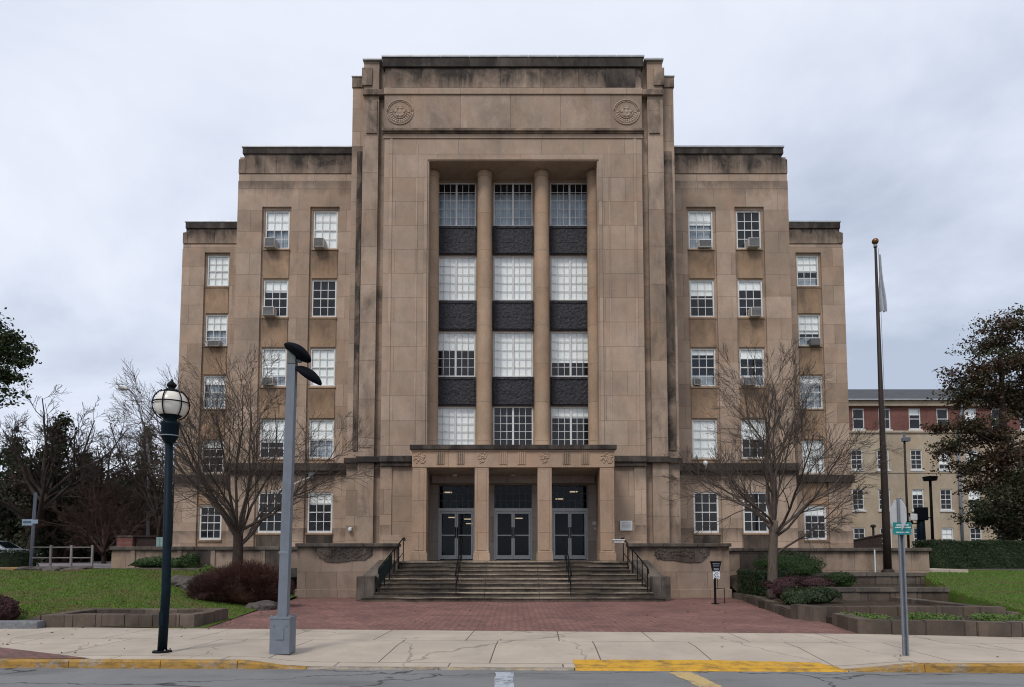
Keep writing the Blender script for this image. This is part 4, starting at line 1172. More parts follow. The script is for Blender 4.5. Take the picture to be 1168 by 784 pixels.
for s in (-1, 1):
    t = thing('stair_cheek_wall', ('sloping stone cheek wall left of the steps, dark green mesh on its rail' if s < 0 else 'sloping stone cheek wall right of the steps, with a pale patch on its slope'), 'wall', (X(s * 5.2), 24.3, 0), 'walls flanking the steps')
    m = MB(); P = [(4.86, 24.02), (5.50, 24.02), (5.50, 24.5), (4.86, 24.5)]
    m.prism([(X(s * a), b) for a, b in (P if s > 0 else P[::-1])], 0.0, .84, .025)
    m.build('pedestal', 'stone_cope', t)
    m = MB(); P = [(4.80, 24.504), (5.44, 24.504), (5.00, 25.495), (4.36, 25.495)]
    za = [.80, .80, 1.42, 1.42]
    if s < 0: P = P[::-1]; za = za[::-1]
    m.prism([(X(s * a), b) for a, b in P], 0.0, za, .02)
    m.build('slope', 'stone_cope', t)
    # terrace wall beside the steps
    t = thing('terrace_wall', ('tall stone terrace wall with carved band, beside the grey light pole' if s < 0 else 'tall stone terrace wall with carved band, behind the black post with tapered head'), 'wall', (X(s * 6.3), 25.7, 0), 'terrace walls beside the steps')
    m = MB(); m.box(X(s * 4.36), X(s * 8.04), 25.50, 26.1, .32, 1.90); m.box(X(s * 7.5), X(s * 8.03), 26.1, 29.2, .32, 1.89)
    m.build('wall', 'stone_terr', t)
    m = MB(); m.box(X(s * 4.9), X(s * 8.10), 25.44, 26.05, 0.0, .33, .02); m.box(X(s * 7.6), X(s * 8.09), 26.06, 29.2, 0, .328); m.build('plinth', 'stone_terr', t)
    m = MB(); x = 4.30
    while x < 8.1: m.box(X(s * x), X(s * min(8.12, x + 1.27 - .008)), 25.38, 26.2, 1.90, 2.03, .025); x += 1.27
    m.box(X(s * 7.4), X(s * 8.12), 26.21, 29.2, 1.90, 2.03, .02)
    m.build('coping', 'stone_cope', t)
    # carved dark band: a swag relief whose lower edge is ragged
    m = MB(); g = random.Random(9 + s); lo = [];  N = 34
    for k in range(N + 1):
        u = k / N; x = 5.25 + 2.05 * u; lo.append((x, 1.36 + .05 * math.sin(7 * u) + .24 * max(0, abs(u - .5) - .36) / .14 + g.uniform(-.012, .012)))
    for (xa, za), (xb, zb) in zip(lo[:-1], lo[1:]):
        pa, pb = (xa, xb) if s > 0 else (xb, xa); qa, qb = (za, zb) if s > 0 else (zb, za)
        m.add([(X(s * pa), 25.46, qa), (X(s * pb), 25.46, qb), (X(s * pb), 25.46, 1.86), (X(s * pa), 25.46, 1.86), (X(s * pa), 25.51, qa - .02), (X(s * pb), 25.51, qb - .02)], [(0, 1, 2, 3), (4, 5, 1, 0)])
    for k in range(60):
        x = 5.3 + 1.95 * g.random(); z = 1.48 + .34 * g.random(); r = g.uniform(.03, .07)
        m.lathe([(r, -.02), (r * .8, .02), (0, .035)], (X(s * x), 25.46, z), 6, 'y')
    m.build('carved_band', 'stone_black', t)

def handrail(name, label, pts, mid, nposts, curl=True, low=True):
    """pts: foot points bottom -> top; rail runs 0.9 m above"""
    t = thing(name, label, 'handrail', pts[0], 'iron handrails on the steps')
    m = MB(); h = .86
    top = [(x, y, z + h) for x, y, z in pts]
    a = top[0]; b = top[-1]
    rail = [(a[0], a[1] - .16, a[2] - .20), (a[0], a[1] - .12, a[2] - .04)] + top + [(b[0], b[1] + .30, b[2] + .01), (b[0], b[1] + .36, b[2] - .10)]
    m.tube(rail, .024, 8)
    m.build('rail', 'black_iron', t, smooth=True)
    if low:
        m = MB(); m.tube([(x, y, z + .30) for x, y, z in pts], .015, 6); m.build('lower_rail', 'black_iron', t, smooth=True)
    for k in range(nposts):
        f = k / (nposts - 1); q = f * (len(pts) - 1); i = min(int(q), len(pts) - 2); r = q - i
        p = tuple(pts[i][j] * (1 - r) + pts[i + 1][j] * r for j in range(3))
        m = MB(); m.box(p[0] - .016, p[0] + .016, p[1] - .016, p[1] + .016, p[2] - .02, p[2] + h - .01); m.build('post', 'black_iron', t)
    return t
def stair_z(y): return .15 * (math.floor((y - 23.5) / .33) + 1) if y < 26.2 else 1.352
def railline(x0, x1, y0=23.85, y1=26.25): return [(X(x0 + (x1 - x0) * k / 4), y0 + (y1 - y0) * k / 4, .13 + (y0 + (y1 - y0) * k / 4 - 23.5) / .33 * .15) for k in range(5)]
hl = handrail('handrail', 'black iron handrail along the left cheek wall, with dark mesh at its lower end', railline(-4.66, -4.22), 0, 6)
m = MB(); p = railline(-4.66, -4.22); m.quad((p[0][0] + .01, p[0][1] - .1, p[0][2] + .2), (p[2][0] + .01, p[2][1], p[2][2] + .35), (p[2][0] + .01, p[2][1], p[2][2] + .82), (p[0][0] + .01, p[0][1] - .1, p[0][2] + .80)); m.build('mesh_panel', 'mesh_dark', hl)
handrail('handrail', 'black iron handrail along the right cheek wall of the steps', railline(4.66, 4.22), 0, 6)
handrail('handrail', 'black iron handrail on the steps in front of the left door', railline(-1.98, -1.98, 23.7), 0, 4)
handrail('handrail', 'black iron handrail on the steps in front of the right door', railline(1.98, 1.98, 23.7), 0, 4)

# outer terrace parapets
t = thing('parapet_wall', 'long low stone terrace wall left of the bare tree, boxwoods at its foot', 'wall', (-12.6, 29.2, .9), 'outer terrace walls')
xl, xr = W(127, 640, 29)[0], -7.95
m = MB(); m.box(xl, xr, 29.0, 29.5, .5, 1.80); m.box(xl, xl + .5, 29.5, 36, .5, 1.795); m.build('wall', 'stone_terr', t)
m = MB(); x = xl - .06
while x < xr - .1: m.box(x, min(xr, x + 1.8 - .008), 28.92, 29.6, 1.80, 1.95, .025); x += 1.8
m.box(xl - .06, xl + .6, 29.61, 36, 1.80, 1.95, .02); m.build('coping', 'stone_cope', t)
m = MB(); 
for px in (152, 205, 243, 300, 322): x = W(px, 640, 29)[0]; m.box(x - .09, x + .09, 28.95, 29.01, .8, 1.79)
m.build('pilaster', 'stone_terr', t)
m = MB()
for px in (228, 312): x = W(px, 640, 29)[0]; m.box(x - .55, x + .55, 28.975, 29.02, 1.05, 1.74)
m.build('dark_panel', 'stone_black', t)
t = thing('parapet_wall', 'long low stone terrace wall behind the flagpole, above the stepped walls', 'wall', (12.6, 28, .9), 'outer terrace walls')
xl, xr = 8.05, W(1060, 640, 27.6)[0]
m = MB(); m.box(xl, xr, 27.6, 28.1, .3, 1.74); m.box(xr - .5, xr, 28.1, 36, .3, 1.735); m.build('wall', 'stone_terr', t)
m = MB(); x = xl
while x < xr: m.box(x, min(xr + .08, x + 2.1 - .008), 27.5, 28.2, 1.74, 1.88, .03); x += 2.1
m.box(xr - .6, xr + .08, 28.21, 36, 1.74, 1.88, .02); m.build('coping', 'stone_cope', t)
m = MB()
for px in (858, 910): x = W(px, 640, 27.6)[0]; m.box(x - .5, x + .5, 27.575, 27.62, 1.0, 1.68)
m.build('dark_panel', 'stone_black', t)
# ground inside the terraces
m = MB(); m.box(-18.7, -8.1, 29.5, 37.7, .6, 1.0); m.box(8.1, 18.7, 28.1, 37.7, .6, 1.0); m.box(-8, -4.45, 26.1, 30.0, .6, 1.30); m.box(4.45, 8.0, 26.1, 30, .6, 1.30)
m.box(-13.9, -7.4, 29.6, 33.5, 1.0, 1.02); m.box(7.4, 13.9, 29.6, 33.5, 1.0, 1.02)
struct(m.build('terrace_paving', 'concrete', recentre=False))

# the low stone kerb of the bed under the left parapet, with its bed
m = MB(); a = W(104, 652, 27.4)[0]; x = a
while x < -8.2: m.box(x, min(-8.1, x + 1.55), 27.3, 27.55, .7, 1.075, .02); x += 1.56
tag(m.build('bed_edging', 'stone_cope'), 'long low stone edging at the top of the left lawn', 'stone edging')
m = MB(); m.box(a, -8.1, 27.55, 29.0, .6, 1.04); struct(m.build('planting_bed', 'soil', recentre=False))

# ================================================================== PLANTERS AND GARDEN WALLS
t = thing('stone_planter', 'low rectangular stone planter box of dark soil on the left lawn edge', 'planter', (-8.8, 16, 0))
m = MB(); g = random.Random(2)
x = -10.4
while x < -7.0 - .05:
    x2 = min(-7.0, x + g.uniform(.48, .72)); m.box(x, x2 - .01, 15.2 + g.uniform(0, .012), 15.52, -.05, .285 + g.uniform(-.012, .008), .018); x = x2
y = 15.52
while y < 17.0:
    y2 = min(17.02, y + .72)
    for xx in (-10.4, -7.30): m.box(xx, xx + .30 + g.uniform(-.01, .01), y + .004, y2 - .004, -.05, .285 + g.uniform(-.012, .008), .018)
    y = y2
x = -10.1
while x < -7.32:
    x2 = min(-7.305, x + .8); m.box(x + .004, x2 - .004, 16.72, 17.0, -.05, .28, .018); x = x2
m.prism([(-10.85, 15.35), (-10.41, 15.2), (-10.41, 15.75), (-10.85, 15.8)], -.05, [.16, .28, .28, .16])
m.build('wall', 'stone_garden', t)
MB().box(-10.09, -7.31, 15.53, 16.71, -.05, .12).build('soil', 'soil', t)
# grey granite kerb and red-brown dwarf shrub at the left edge
m = MB(); a = W(-30, 722, 15.0); x = -12.9
for k in range(3): m.box(x, x + .86, 15.0 - .02 * k, 15.22, -.05, .16, .03); x += .87
tag(m.build('granite_kerb', 'granite'), 'short grey granite kerb left of the stone planter', 'kerb stone')
bush('barberry_bush', 'small clipped dark red bush at the left edge of the photo', 'bush', [((-11.75, 15.75, .34), (.50, .45, .36))], 'purple_leaf', 5500, .045, 21)

def garden_wall(label, outline, z0, z1, cope=None, seed=1, mat='stone_garden', over=.04):
    """outline: plan polyline of the front face, left to right; thickness goes back"""
    ctr = outline[len(outline) // 2]
    t = thing('retaining_wall', label, 'stone wall', (ctr[0], ctr[1], z0), 'stepped garden walls right of the plaza')
    m = MB(); g = random.Random(seed); th = .34
    cm = MB()
    for (xa, ya), (xb, yb) in zip(outline[:-1], outline[1:]):
        L = math.hypot(xb - xa, yb - ya); dxn, dyn = (xb - xa) / L, (yb - ya) / L; nx, ny = -dyn, dxn
        u = 0
        while u < L - .02:
            u2 = min(L, u + g.uniform(.55, .95))
            if L - u2 < .25: u2 = L
            j = g.uniform(-.012, .012)
            P = [(xa + dxn * (u + .004) + nx * j, ya + dyn * (u + .004) + ny * j), (xa + dxn * (u2 - .004) + nx * j, ya + dyn * (u2 - .004) + ny * j), (xa + dxn * (u2 - .004) + nx * th, ya + dyn * (u2 - .004) + ny * th), (xa + dxn * (u + .004) + nx * th, ya + dyn * (u + .004) + ny * th)]
            m.prism(P, z0, z1 + (g.uniform(-.012, .012) if not cope else 0), .016)
            u = u2
        if cope:
            u = -over if (xa, ya) == outline[0] else 0
            while u < L + over - .02:
                u2 = min(L + over, u + 1.35)
                P = [(xa + dxn * u - nx * .05, ya + dyn * u - ny * .05), (xa + dxn * (u2 - .008) - nx * .05, ya + dyn * (u2 - .008) - ny * .05), (xa + dxn * (u2 - .008) + nx * (th + .12), ya + dyn * (u2 - .008) + ny * (th + .12)), (xa + dxn * u + nx * (th + .12), ya + dyn * u + ny * (th + .12))]
                cm.prism(P, z1, z1 + cope, .02); u = u2
    m.build('wall', mat, t)
    if cope: cm.build('coping', 'stone_cope', t)
    return t
xA0, xA1 = W(905, 660, 25.2)[0], W(1055, 660, 25.2)[0]
xB0, xB1 = W(925, 675, 20.8)[0], W(1082, 675, 20.8)[0]
xC1 = W(1138, 695, 16.6)[0]
garden_wall('highest of the stepped stone garden walls, below the flagpole', [(xA0, 25.2), (xA1, 25.2)], .25, .80, .14, 1)
garden_wall('second stepped stone garden wall from the top, with overhanging coping', [(xB0, 20.8), (xB1, 20.8)], .05, .47, .14, 2)
garden_wall('third stepped stone garden wall from the top, behind the green plants', [(7.0, 17.35), (7.25, 16.6), (xC1, 16.3)], -.05, .36, None, 3)
garden_wall('lowest stone garden wall by the sidewalk, beside the stop sign post', [(7.32, 15.75), (7.02, 14.02), (9.72, 13.44), (12.6, 13.25)], -.05, .28, None, 4)
m = MB()
def soil(x0, x1, y0, y1, z): m.box(x0, x1, y0, y1, -.1, z)
soil(7.4, 13.2, 14.2, 16.25, .16); soil(7.45, xC1 - .05, 16.95, 20.8, .22); soil(xB0 + .1, xB1 - .05, 21.1, 25.2, .52)
soil(xA0 + .1, xA1 - .05, 25.5, 27.6, .90)
struct(m.build('planting_bed', 'soil', recentre=False))
# end blocks tying the steps of the walls back into the slope
m = MB()
m.box(xB1 - .34, xB1, 21.15, 25.1, 0, .46, .02); m.box(xC1 - .34, xC1, 16.66, 20.7, 0, .34, .02); m.box(xA1 - .34, xA1, 25.55, 27.58, .2, .78, .02)
m.box(xC1 + .01, xC1 + .5, 16.0, 16.4, -.05, .26, .04); m.box(xC1 + .2, xC1 + .8, 15.4, 15.8, -.05, .2, .05)
tag(m.build('end_stones', 'stone_garden'), 'rough dark stones closing the right ends of the stepped walls', 'stones')
# kerb of rough stones that curves from the terrace wall round the plants
t = thing('stone_edging', 'row of rough low stones curving round the shrubs right of the plaza', 'stone edging', (7.8, 21, 0))
pts = [(8.12, 25.35), (8.05, 24.0), (7.82, 22.6), (7.60, 21.3), (7.40, 19.9), (7.18, 18.6), (7.0, 17.4)]
g = random.Random(8)
for k, ((xa, ya), (xb, yb)) in enumerate(zip(pts[:-1], pts[1:])):
    m = MB(); P = [(xa, ya - .01), (xa + .34, ya), (xb + .34 + g.uniform(-.03, .03), yb + .02), (xb + g.uniform(-.03, .03), yb + .02)]
    m.prism(P[::-1] if True else P, -.05, .24 + g.uniform(-.03, .04), .035); m.build('stone', 'stone_garden', t)
m = MB(); ny, nx = 26, 10
for q in range(ny + 1):
    y = 17.35 + 10.2 * q / ny
    xe = pts[0][0]
    for (xa, ya), (xb, yb) in zip(pts[:-1], pts[1:]):
        if yb <= y <= ya: xe = xa + (xb - xa) * (ya - y) / (ya - yb)
    if y < pts[-1][1]: xe = pts[-1][0]
    for k in range(nx + 1):
        u = k / nx; x = xe + .12 + 2.4 * u
        m.v.append((x, y, .13 + .10 * u * sstep(17.5, 20, y) + .34 * u * sstep(20.5, 22.5, y) + (.55 - .1 * u) * sstep(24.2, 27.3, y) + .02 * math.sin(5 * x + 3 * y)))
for q in range(ny):
    for k in range(nx): a = q * (nx + 1) + k; m.f.append((a, a + 1, a + nx + 2, a + nx + 1))
struct(m.build('planting_bed', 'soil', smooth=True, recentre=False))

# rocks and bed on the left slope
g = random.Random(4)
m = MB()
def rock(m, c, r, seed):
    bm = bmesh.new(); bmesh.ops.create_icosphere(bm, subdivisions=3, radius=1)
    D = np.array([tuple(v.co) for v in bm.verts]); q = lumpy(D, seed, .2) * lumpy(D * 2.7, seed + 3, .07)
    D = np.sign(D) * np.abs(D) ** .8
    V = np.array(c) + D * q[:, None] * np.array(r); bm.verts.index_update()
    m.add([tuple(x) for x in V], [tuple(v.index for v in f.verts) for f in bm.faces]); bm.free()
x, y, z = W(215, 668, 22.5); rock(m, (x, y, z - .05), (.72, .8, .30), 3); tag(m.build('boulder', 'rock'), 'flat dark boulder in the grass beside the reddish shrub', 'rock')
for k, (px, py, rx, lab) in enumerate(((35, 651, .62, 'low grey rock at the top of the lawn below the railing, leftmost'), (62, 652, .5, 'low brown rock at the top of the lawn between two others'), (88, 651, .55, 'low brown rock at the top of the lawn below the right railing post'))):
    m = MB(); x, y, z = W(px, py, 27.0); rock(m, (x, y, zl(x, y) + .02), (rx, .35, .13), 11 + k); tag(m.build('rock', 'rock'), lab, 'rock', 'rocks at the top of the left lawn')
m = MB(); x, y, z = W(250, 684, 20); rock(m, (-7.35, 20.3, .05), (.42, .5, .20), 31); tag(m.build('boulder', 'rock'), 'low dark stone where the reddish shrub meets the brick plaza', 'rock')
# upper lane on the left with its yellow kerb
m = MB(); m.prism([(-60, 27.6), (-17.6, 27.6), (-16.9, 30), (-20.5, 60), (-60, 60)], .7, 1.06); struct(m.build('lane', 'lane', recentre=False))
m = MB(); xa, xb = W(-60, 651, 27.5)[0], W(58, 651, 27.5)[0]; x = xa
while x < xb: m.box(x, x + 1.9, 27.42, 27.6, .7, 1.10, .03); x += 1.91
struct(m.build('lane_kerb', 'kerb_yellow', recentre=False))

# ================================================================== STREET FURNITURE
# globe lamp
bx_, by_ = -5.77, 11.40
t = thing('globe_street_lamp', 'dark teal street lamp post with a caged white globe on the sidewalk', 'street lamp', (bx_, by_, 0))
gx = W(195, 462, by_); tx, gz = gx[0], gx[2]
m = MB(); m.lathe([(.15, -.02), (.15, .02), (.11, .03)], (bx_, by_, .0), 20); m.build('base_plate', 'black_iron', t)
m = MB(); m.tube([(bx_, by_, 0), (bx_ + .03, by_, 1.0), (tx - .008, by_, gz - .52)], [.074, .070, .060], 16); m.build('post', 'teal_iron', t, True)
m = MB(); m.lathe([(.066, -.66), (.10, -.60), (.135, -.54), (.14, -.36), (.15, -.34), (.15, -.30), (.12, -.29), (.10, -.24), (.16, -.20), (.16, -.17)], (tx, by_, gz), 20); m.build('collar', 'teal_iron', t, True)
m = MB(); m.lathe([(.165, -.54), (.165, -.525)], (tx, by_, gz), 16); m.tube([(tx - .19, by_, gz - .66), (tx + .19, by_, gz - .66)], .012, 6); m.build('cross_bar', 'galv', t)
m = MB(); pr = [(.262 * math.sin(R(a)), -.262 * math.cos(R(a))) for a in range(46, 150, 8)]
m.lathe(pr, (tx, by_, gz), 28); gl_ = m.build('globe', 'globe', t, True)
m = MB(); m.lathe([(.16, -.20), (.185, -.175), (.19, -.165), (.12, -.15), (.10, -.10)], (tx, by_, gz), 16); m.build('lamp_holder', 'black_iron', t, True)
m = MB(); m.lathe([(.262 * math.sin(R(40)), .262 * math.cos(R(40))), (.155, .225), (.10, .262), (.055, .275), (.055, .30), (.075, .315), (.075, .35), (.045, .385), (.015, .41), (.012, .44), (0, .45)], (tx, by_, gz), 20); m.build('cap', 'black_iron', t, True)
m = MB()
for k in range(6):
    a = R(60 * k + 30); m.tube([(tx + .285 * math.sin(R(q)) * math.cos(a), by_ + .285 * math.sin(R(q)) * math.sin(a), gz - .285 * math.cos(R(q))) for q in range(30, 160, 10)], .011, 5)
for h, r in ((.03, .288),): m.tube([(tx + r * math.cos(R(q)), by_ + r * math.sin(R(q)), gz + h) for q in range(0, 361, 12)], .012, 5)
m.build('cage', 'black_iron', t, True)

# grey square light pole
px0, py0 = -3.79, 11.42
t = thing('square_light_pole', 'grey square light pole on a box base with two dark flood heads', 'light pole', (px0, py0, 0))
m = MB(); m.box(px0 - .165, px0 + .165, py0 - .165, py0 + .165, -.02, .58, .012); m.box(px0 - .172, px0 + .172, py0 - .172, py0 + .172, .55, .585, .006); m.build('base_box', 'grey_paint', t)
tp = W(334, 398, py0)
m = MB()
for (ax, ay, az, r), (cx_, cy_, cz, q) in (((px0, py0, .58, .076), (tp[0], py0, tp[2] - .28, .068)),):
    m.prism([(ax - r, ay - r), (ax + r, ay - r), (ax + r, ay + r), (ax - r, ay + r)], az, az + .01)
    m.v[-4:] = [(cx_ - q, cy_ - q, cz), (cx_ + q, cy_ - q, cz), (cx_ + q, cy_ + q, cz), (cx_ - q, cy_ + q, cz)]
m.build('pole', 'grey_paint', t)
m = MB(); m.box(tp[0] - .072, tp[0] + .072, py0 - .072, py0 + .072, tp[2] - .275, tp[2] + .06, .01); m.build('pole_cap', plain('dull_green_grey', (.11, .12, .115), .5), t)
def head(c, L, wd, h, rx, ry, rz):
    m = MB(); N = 14; K = 12
    for i in range(N + 1):
        u = i / N; x = L * u
        k = (math.sin(math.pi * min(1, (u * .93 + .045))) ** .55)
        for j in range(K):
            a = 2 * math.pi * j / K; yy = wd * .5 * k * math.cos(a); zz = h * k * math.sin(a); zz = zz if zz > 0 else zz * .35
            m.v.append((x, yy, zz))
    for i in range(N):
        for j in range(K): m.f.append((i * K + j, i * K + (j + 1) % K, (i + 1) * K + (j + 1) % K, (i + 1) * K + j))
    m.f.append(tuple(range(K))[::-1]); m.f.append(tuple(N * K + j for j in range(K)))
    from mathutils import Euler
    E = Euler((R(rx), R(ry), R(rz)), 'XYZ').to_matrix()
    m.v = [tuple(E @ Vector(v) + Vector(c)) for v in m.v]
    return m
c1 = W(325, 396, py0 - .05); c2 = W(337, 420, py0 - .05)
h1 = head((c1[0], py0 - .05, c1[2] + .02), .56, .34, .13, -28, 31, -14).build('lamp_head', 'navy_head', t, True)
h2 = head((c2[0], py0 - .02, c2[2] + .01), .50, .32, .13, 14, 34, 8).build('lamp_head', 'navy_head', t, True)
m = MB(); m.tube([(tp[0], py0, tp[2] - .02), (tp[0] + .2, py0, tp[2] - .12)], .03, 6); m.tube([(tp[0], py0, tp[2] - .2), (tp[0] + .15, py0, tp[2] - .22)], .03, 6); m.build('bracket', 'galv', t)

# stop sign seen from the back with a teal plate
sx_, sy_ = 6.26, 11.0
t = thing('stop_sign', 'sign post on the sidewalk with an octagonal grey sign back and teal plate', 'road sign', (sx_, sy_, 0))
zt = W(1031, 569, sy_)[2]
m = MB(); m.box(sx_ - .030, sx_ - .022, sy_ - .02, sy_ + .03, -.02, zt + .01); m.box(sx_ + .022, sx_ + .030, sy_ - .02, sy_ + .03, -.02, zt + .01); m.box(sx_ - .03, sx_ + .03, sy_ + .03, sy_ + .036, -.02, zt + .01)
m.box(sx_ - .045, sx_ - .030, sy_ - .025, sy_ - .019, -.02, zt); m.box(sx_ + .030, sx_ + .045, sy_ - .025, sy_ - .019, -.02, zt)
m.build('post', 'galv', t)
zc = zt - .265
m = MB(); rr = .275; ang = R(87)
pts = [(rr * math.cos(R(22.5 + 45 * k)), rr * math.sin(R(22.5 + 45 * k))) for k in range(8)]
f = [(sx_ + u * math.cos(ang), sy_ + .05 + u * math.sin(ang), zc + v) for u, v in pts]; b = [(x - .004 * math.sin(ang), y + .004 * math.cos(ang), z) for x, y, z in f]
m.add(f + b, [tuple(range(8)), tuple(range(8, 16))[::-1]] + [(i, i + 8, (i + 1) % 8 + 8, (i + 1) % 8) for i in range(8)]); m.build('octagon_panel', 'alu_back', t)
z0, z1 = W(1031, 610, sy_ - .04)[2], W(1031, 596, sy_ - .04)[2]
m = MB(); m.box(sx_ - .145, sx_ + .145, sy_ - .045, sy_ - .040, z0, z1, .003); pl = m.build('plate', 'teal_sign', t)
m = MB(); g = random.Random(6)
for zz, hh, x0, x1 in ((.80, .13, -.09, .10), (.60, .12, -.11, .12), (.20, .08, -.10, .10)):
    x = x0
    while x < x1:
        wv = g.uniform(.010, .020); m.box(sx_ + x, sx_ + x + wv, sy_ - .0475, sy_ - .0452, z0 + (z1 - z0) * (zz - hh / 2), z0 + (z1 - z0) * (zz + hh / 2 - g.uniform(0, .04))); x += wv + .005
m.build('lettering', 'sign_white', pl)

# black post with tapered sign head
sx_, sy_ = 6.62, 22.4
t = thing('tapered_head_post', 'narrow black post with tapered sign head and white round badge on the plaza', 'post', (sx_, sy_, 0))
zt = W(817, 641, sy_)[2]
m = MB(); m.box(sx_ - .03, sx_ + .03, sy_ - .03, sy_ + .03, 0, zt - .2); m.build('post', 'black_iron', t)
m = MB(); m.lathe([(.13, 0), (.13, .02), (.05, .035)], (sx_, sy_, 0), 14); m.build('base', 'black_iron', t)
m = MB(); hx = sx_ + .04; m.add([(hx - .17, sy_ - .05, zt), (hx + .17, sy_ - .05, zt), (hx + .10, sy_ - .05, zt - .30), (hx - .11, sy_ - .05, zt - .30)] + [(hx - .17, sy_ + .05, zt), (hx + .17, sy_ + .05, zt), (hx + .10, sy_ + .05, zt - .30), (hx - .11, sy_ + .05, zt - .30)], [(0, 3, 2, 1), (4, 5, 6, 7), (0, 1, 5, 4), (1, 2, 6, 5), (2, 3, 7, 6), (3, 0, 4, 7)]); m.box(hx - .18, hx + .18, sy_ - .06, sy_ + .06, zt, zt + .02); hd = m.build('head', 'black_iron', t)
m = MB(); g = random.Random(1)
for zz, w_, h_ in ((.055, .115, .022), (.125, .10, .018), (.215, .085, .028), (.255, .08, .018)):
    x = -w_
    while x < w_: q = g.uniform(.012, .026); m.box(hx + x, hx + min(w_, x + q), sy_ - .054, sy_ - .051, zt - zz - h_, zt - zz); x += q + .006
m.build('lettering', plain('dim_sign_lettering', (.32, .37, .42), .5), hd)
m = MB(); m.lathe([(.115, 0), (.11, .02)], (sx_ + .05, sy_ - .032, zt - .42), 20, 'y'); m.box(sx_ - .06, sx_ + .16, sy_ - .03, sy_ - .02, zt - .56, zt - .31); bd = m.build('badge', 'sign_white', t)
m = MB(); m.tube([(sx_ + .05 + .07 * math.cos(R(a)), sy_ - .056, zt - .42 + .07 * math.sin(R(a))) for a in range(40, 330, 15)], .012, 4); m.box(sx_ + .02, sx_ + .09, sy_ - .06, sy_ - .053, zt - .43, zt - .41); m.build('emblem', 'sign_ink', bd)
m = MB(); m.tube([(sx_, sy_, .50), (sx_ + .32, sy_ + .05, .50), (sx_ + .32, sy_ + .05, .02)], .014, 6); m.tube([(sx_ + .08, sy_ - .03, zt - .56), (sx_ + .08, sy_ - .03, .5)], .01, 5); m.build('side_arm', 'black_iron', t)

# flagpole and flag
fx, fy = 14.66, 26.75
t = thing('flagpole', 'tall dark bronze flagpole with a gilt ball, behind the stepped stone walls', 'flagpole', (fx, fy, .9))
zt = W(1000, 281, fy)[2]
m = MB(); m.tube([(fx, fy, .85), (fx, fy, 3), (fx - .01, fy, 7), (fx, fy, zt)], [.150, .142, .098, .045], 16); m.build('pole', 'bronze_pole', t, True)
m = MB(); m.lathe([(.24, .85), (.24, .95), (.17, 1.05)], (fx, fy, 0), 16); m.build('base_collar', 'bronze_pole', t, True)
m = MB(); m.lathe([(0.13 * math.sin(R(a)), zt + .2 - .13 * math.cos(R(a))) for a in range(0, 181, 15)], (fx, fy, 0), 16); m.build('ball', 'gilt', t, True)
m = MB(); m.lathe([(.07, zt - .05), (.07, zt + .04), (.03, zt + .08)], (fx, fy, 0), 12); m.build('truck', 'galv', t, True)
m = MB(); m.tube([(fx + .13, fy - .03, 2.2), (fx + .10, fy - .03, zt - .1)], .009, 4); m.build('halyard', 'rail_grey', t)
zb, z1 = W(1005, 356, fy)[2], W(1003, 290, fy)[2]
m = MB(); NU, NV = 22, 18
for j in range(NV + 1):
    v = j / NV
    for i in range(NU + 1):
        u = i / NU
        wd = .06 + .15 * v ** .8
        x = fx + .09 + wd * u + .03 * math.sin(6 * v + 3 * u)
        y = fy - .05 + .10 * math.sin(u * 11 + 1.7 * v) * (.5 + .5 * v)
        z = z1 + (zb - z1) * (v * (1 - .10 * u) + .05 * u * (1 - v)) - .25 * u * v
        m.v.append((x, y, z))
for j in range(NV):
    for i in range(NU): a = j * (NU + 1) + i; m.f.append((a, a + 1, a + NU + 2, a + NU + 1))
tag(m.build('flag', 'cloth_white', smooth=True), 'limp pale flag hanging folded near the top of the flagpole', 'flag')

# left: sign pole, railing, cobra-head lamp, car
x, y, z = W(35, 648, 29.5)
t = thing('sign_pole', 'slim grey pole with two small pale street-name blades, left of the railing', 'sign pole', (x, y, 1.05))
zt = W(36, 562, y)[2]
m = MB(); m.tube([(x, y, 1.0), (x + .05, y, zt)], [.075, .065], 10); m.build('pole', 'grey_paint', t, True)
zz = W(35, 597, y)[2]
m = MB(); m.box(x - .40, x + .05, y - .10, y - .09, zz - .10, zz + .17); m.build('name_blade', 'sign_blue', t)
m = MB(); m.box(x + .02, x + .30, y - .13, y - .12, zz - .02, zz + .15); m.build('name_blade', 'sign_blue', t)
m = MB(); g = random.Random(12); q = x - .36
while q < x + .0: wv = g.uniform(.02, .045); m.box(q, q + wv, y - .105, y - .101, zz + .0, zz + .09); q += wv + .014
m.build('lettering', 'sign_ink', t)
t = thing('pipe_railing', 'weathered pipe railing with three posts at the top of the left lawn', 'railing', W(80, 649, 29.2))
zr_ = lambda py: W(80, py, 29.2)[2]
for px in (57.5, 81, 105): x = W(px, 640, 29.2)[0]; m = MB(); m.box(x - .04, x + .04, 29.16, 29.24, .95, zr_(622), .01); m.build('post', 'rail_grey', t)
for py in (624.5, 636.5): m = MB(); m.tube([(W(37, py, 29.2)[0], 29.2, zr_(py)), (W(106, py, 29.2)[0], 29.2, zr_(py))], .026, 8); m.build('rail', 'rail_grey', t, True)
x, y, z = W(168, 520, 45)
t = thing('cobra_head_lamp', 'distant street lamp on a curved arm above the left trees', 'street lamp', (x, y, 1))
a = W(146, 444, 45); m = MB(); m.tube([(x + .3, y, .9), (x + .1, y, 8), (x - .1, y, z + 1.2), (W(158, 463, 45)[0], y, W(158, 463, 45)[2]), (W(152, 449, 45)[0], y, W(152, 449, 45)[2]), (a[0], y, a[2])], [.12, .10, .08, .06, .05, .04], 8); m.build('pole', 'galv', t, True)
m = MB(); q = W(134, 442, 45); m.lathe([(0, 0), (.10, .08), (.14, .3), (.11, .6), (0.05, .74), (0, .75)], (0, 0, 0), 12)
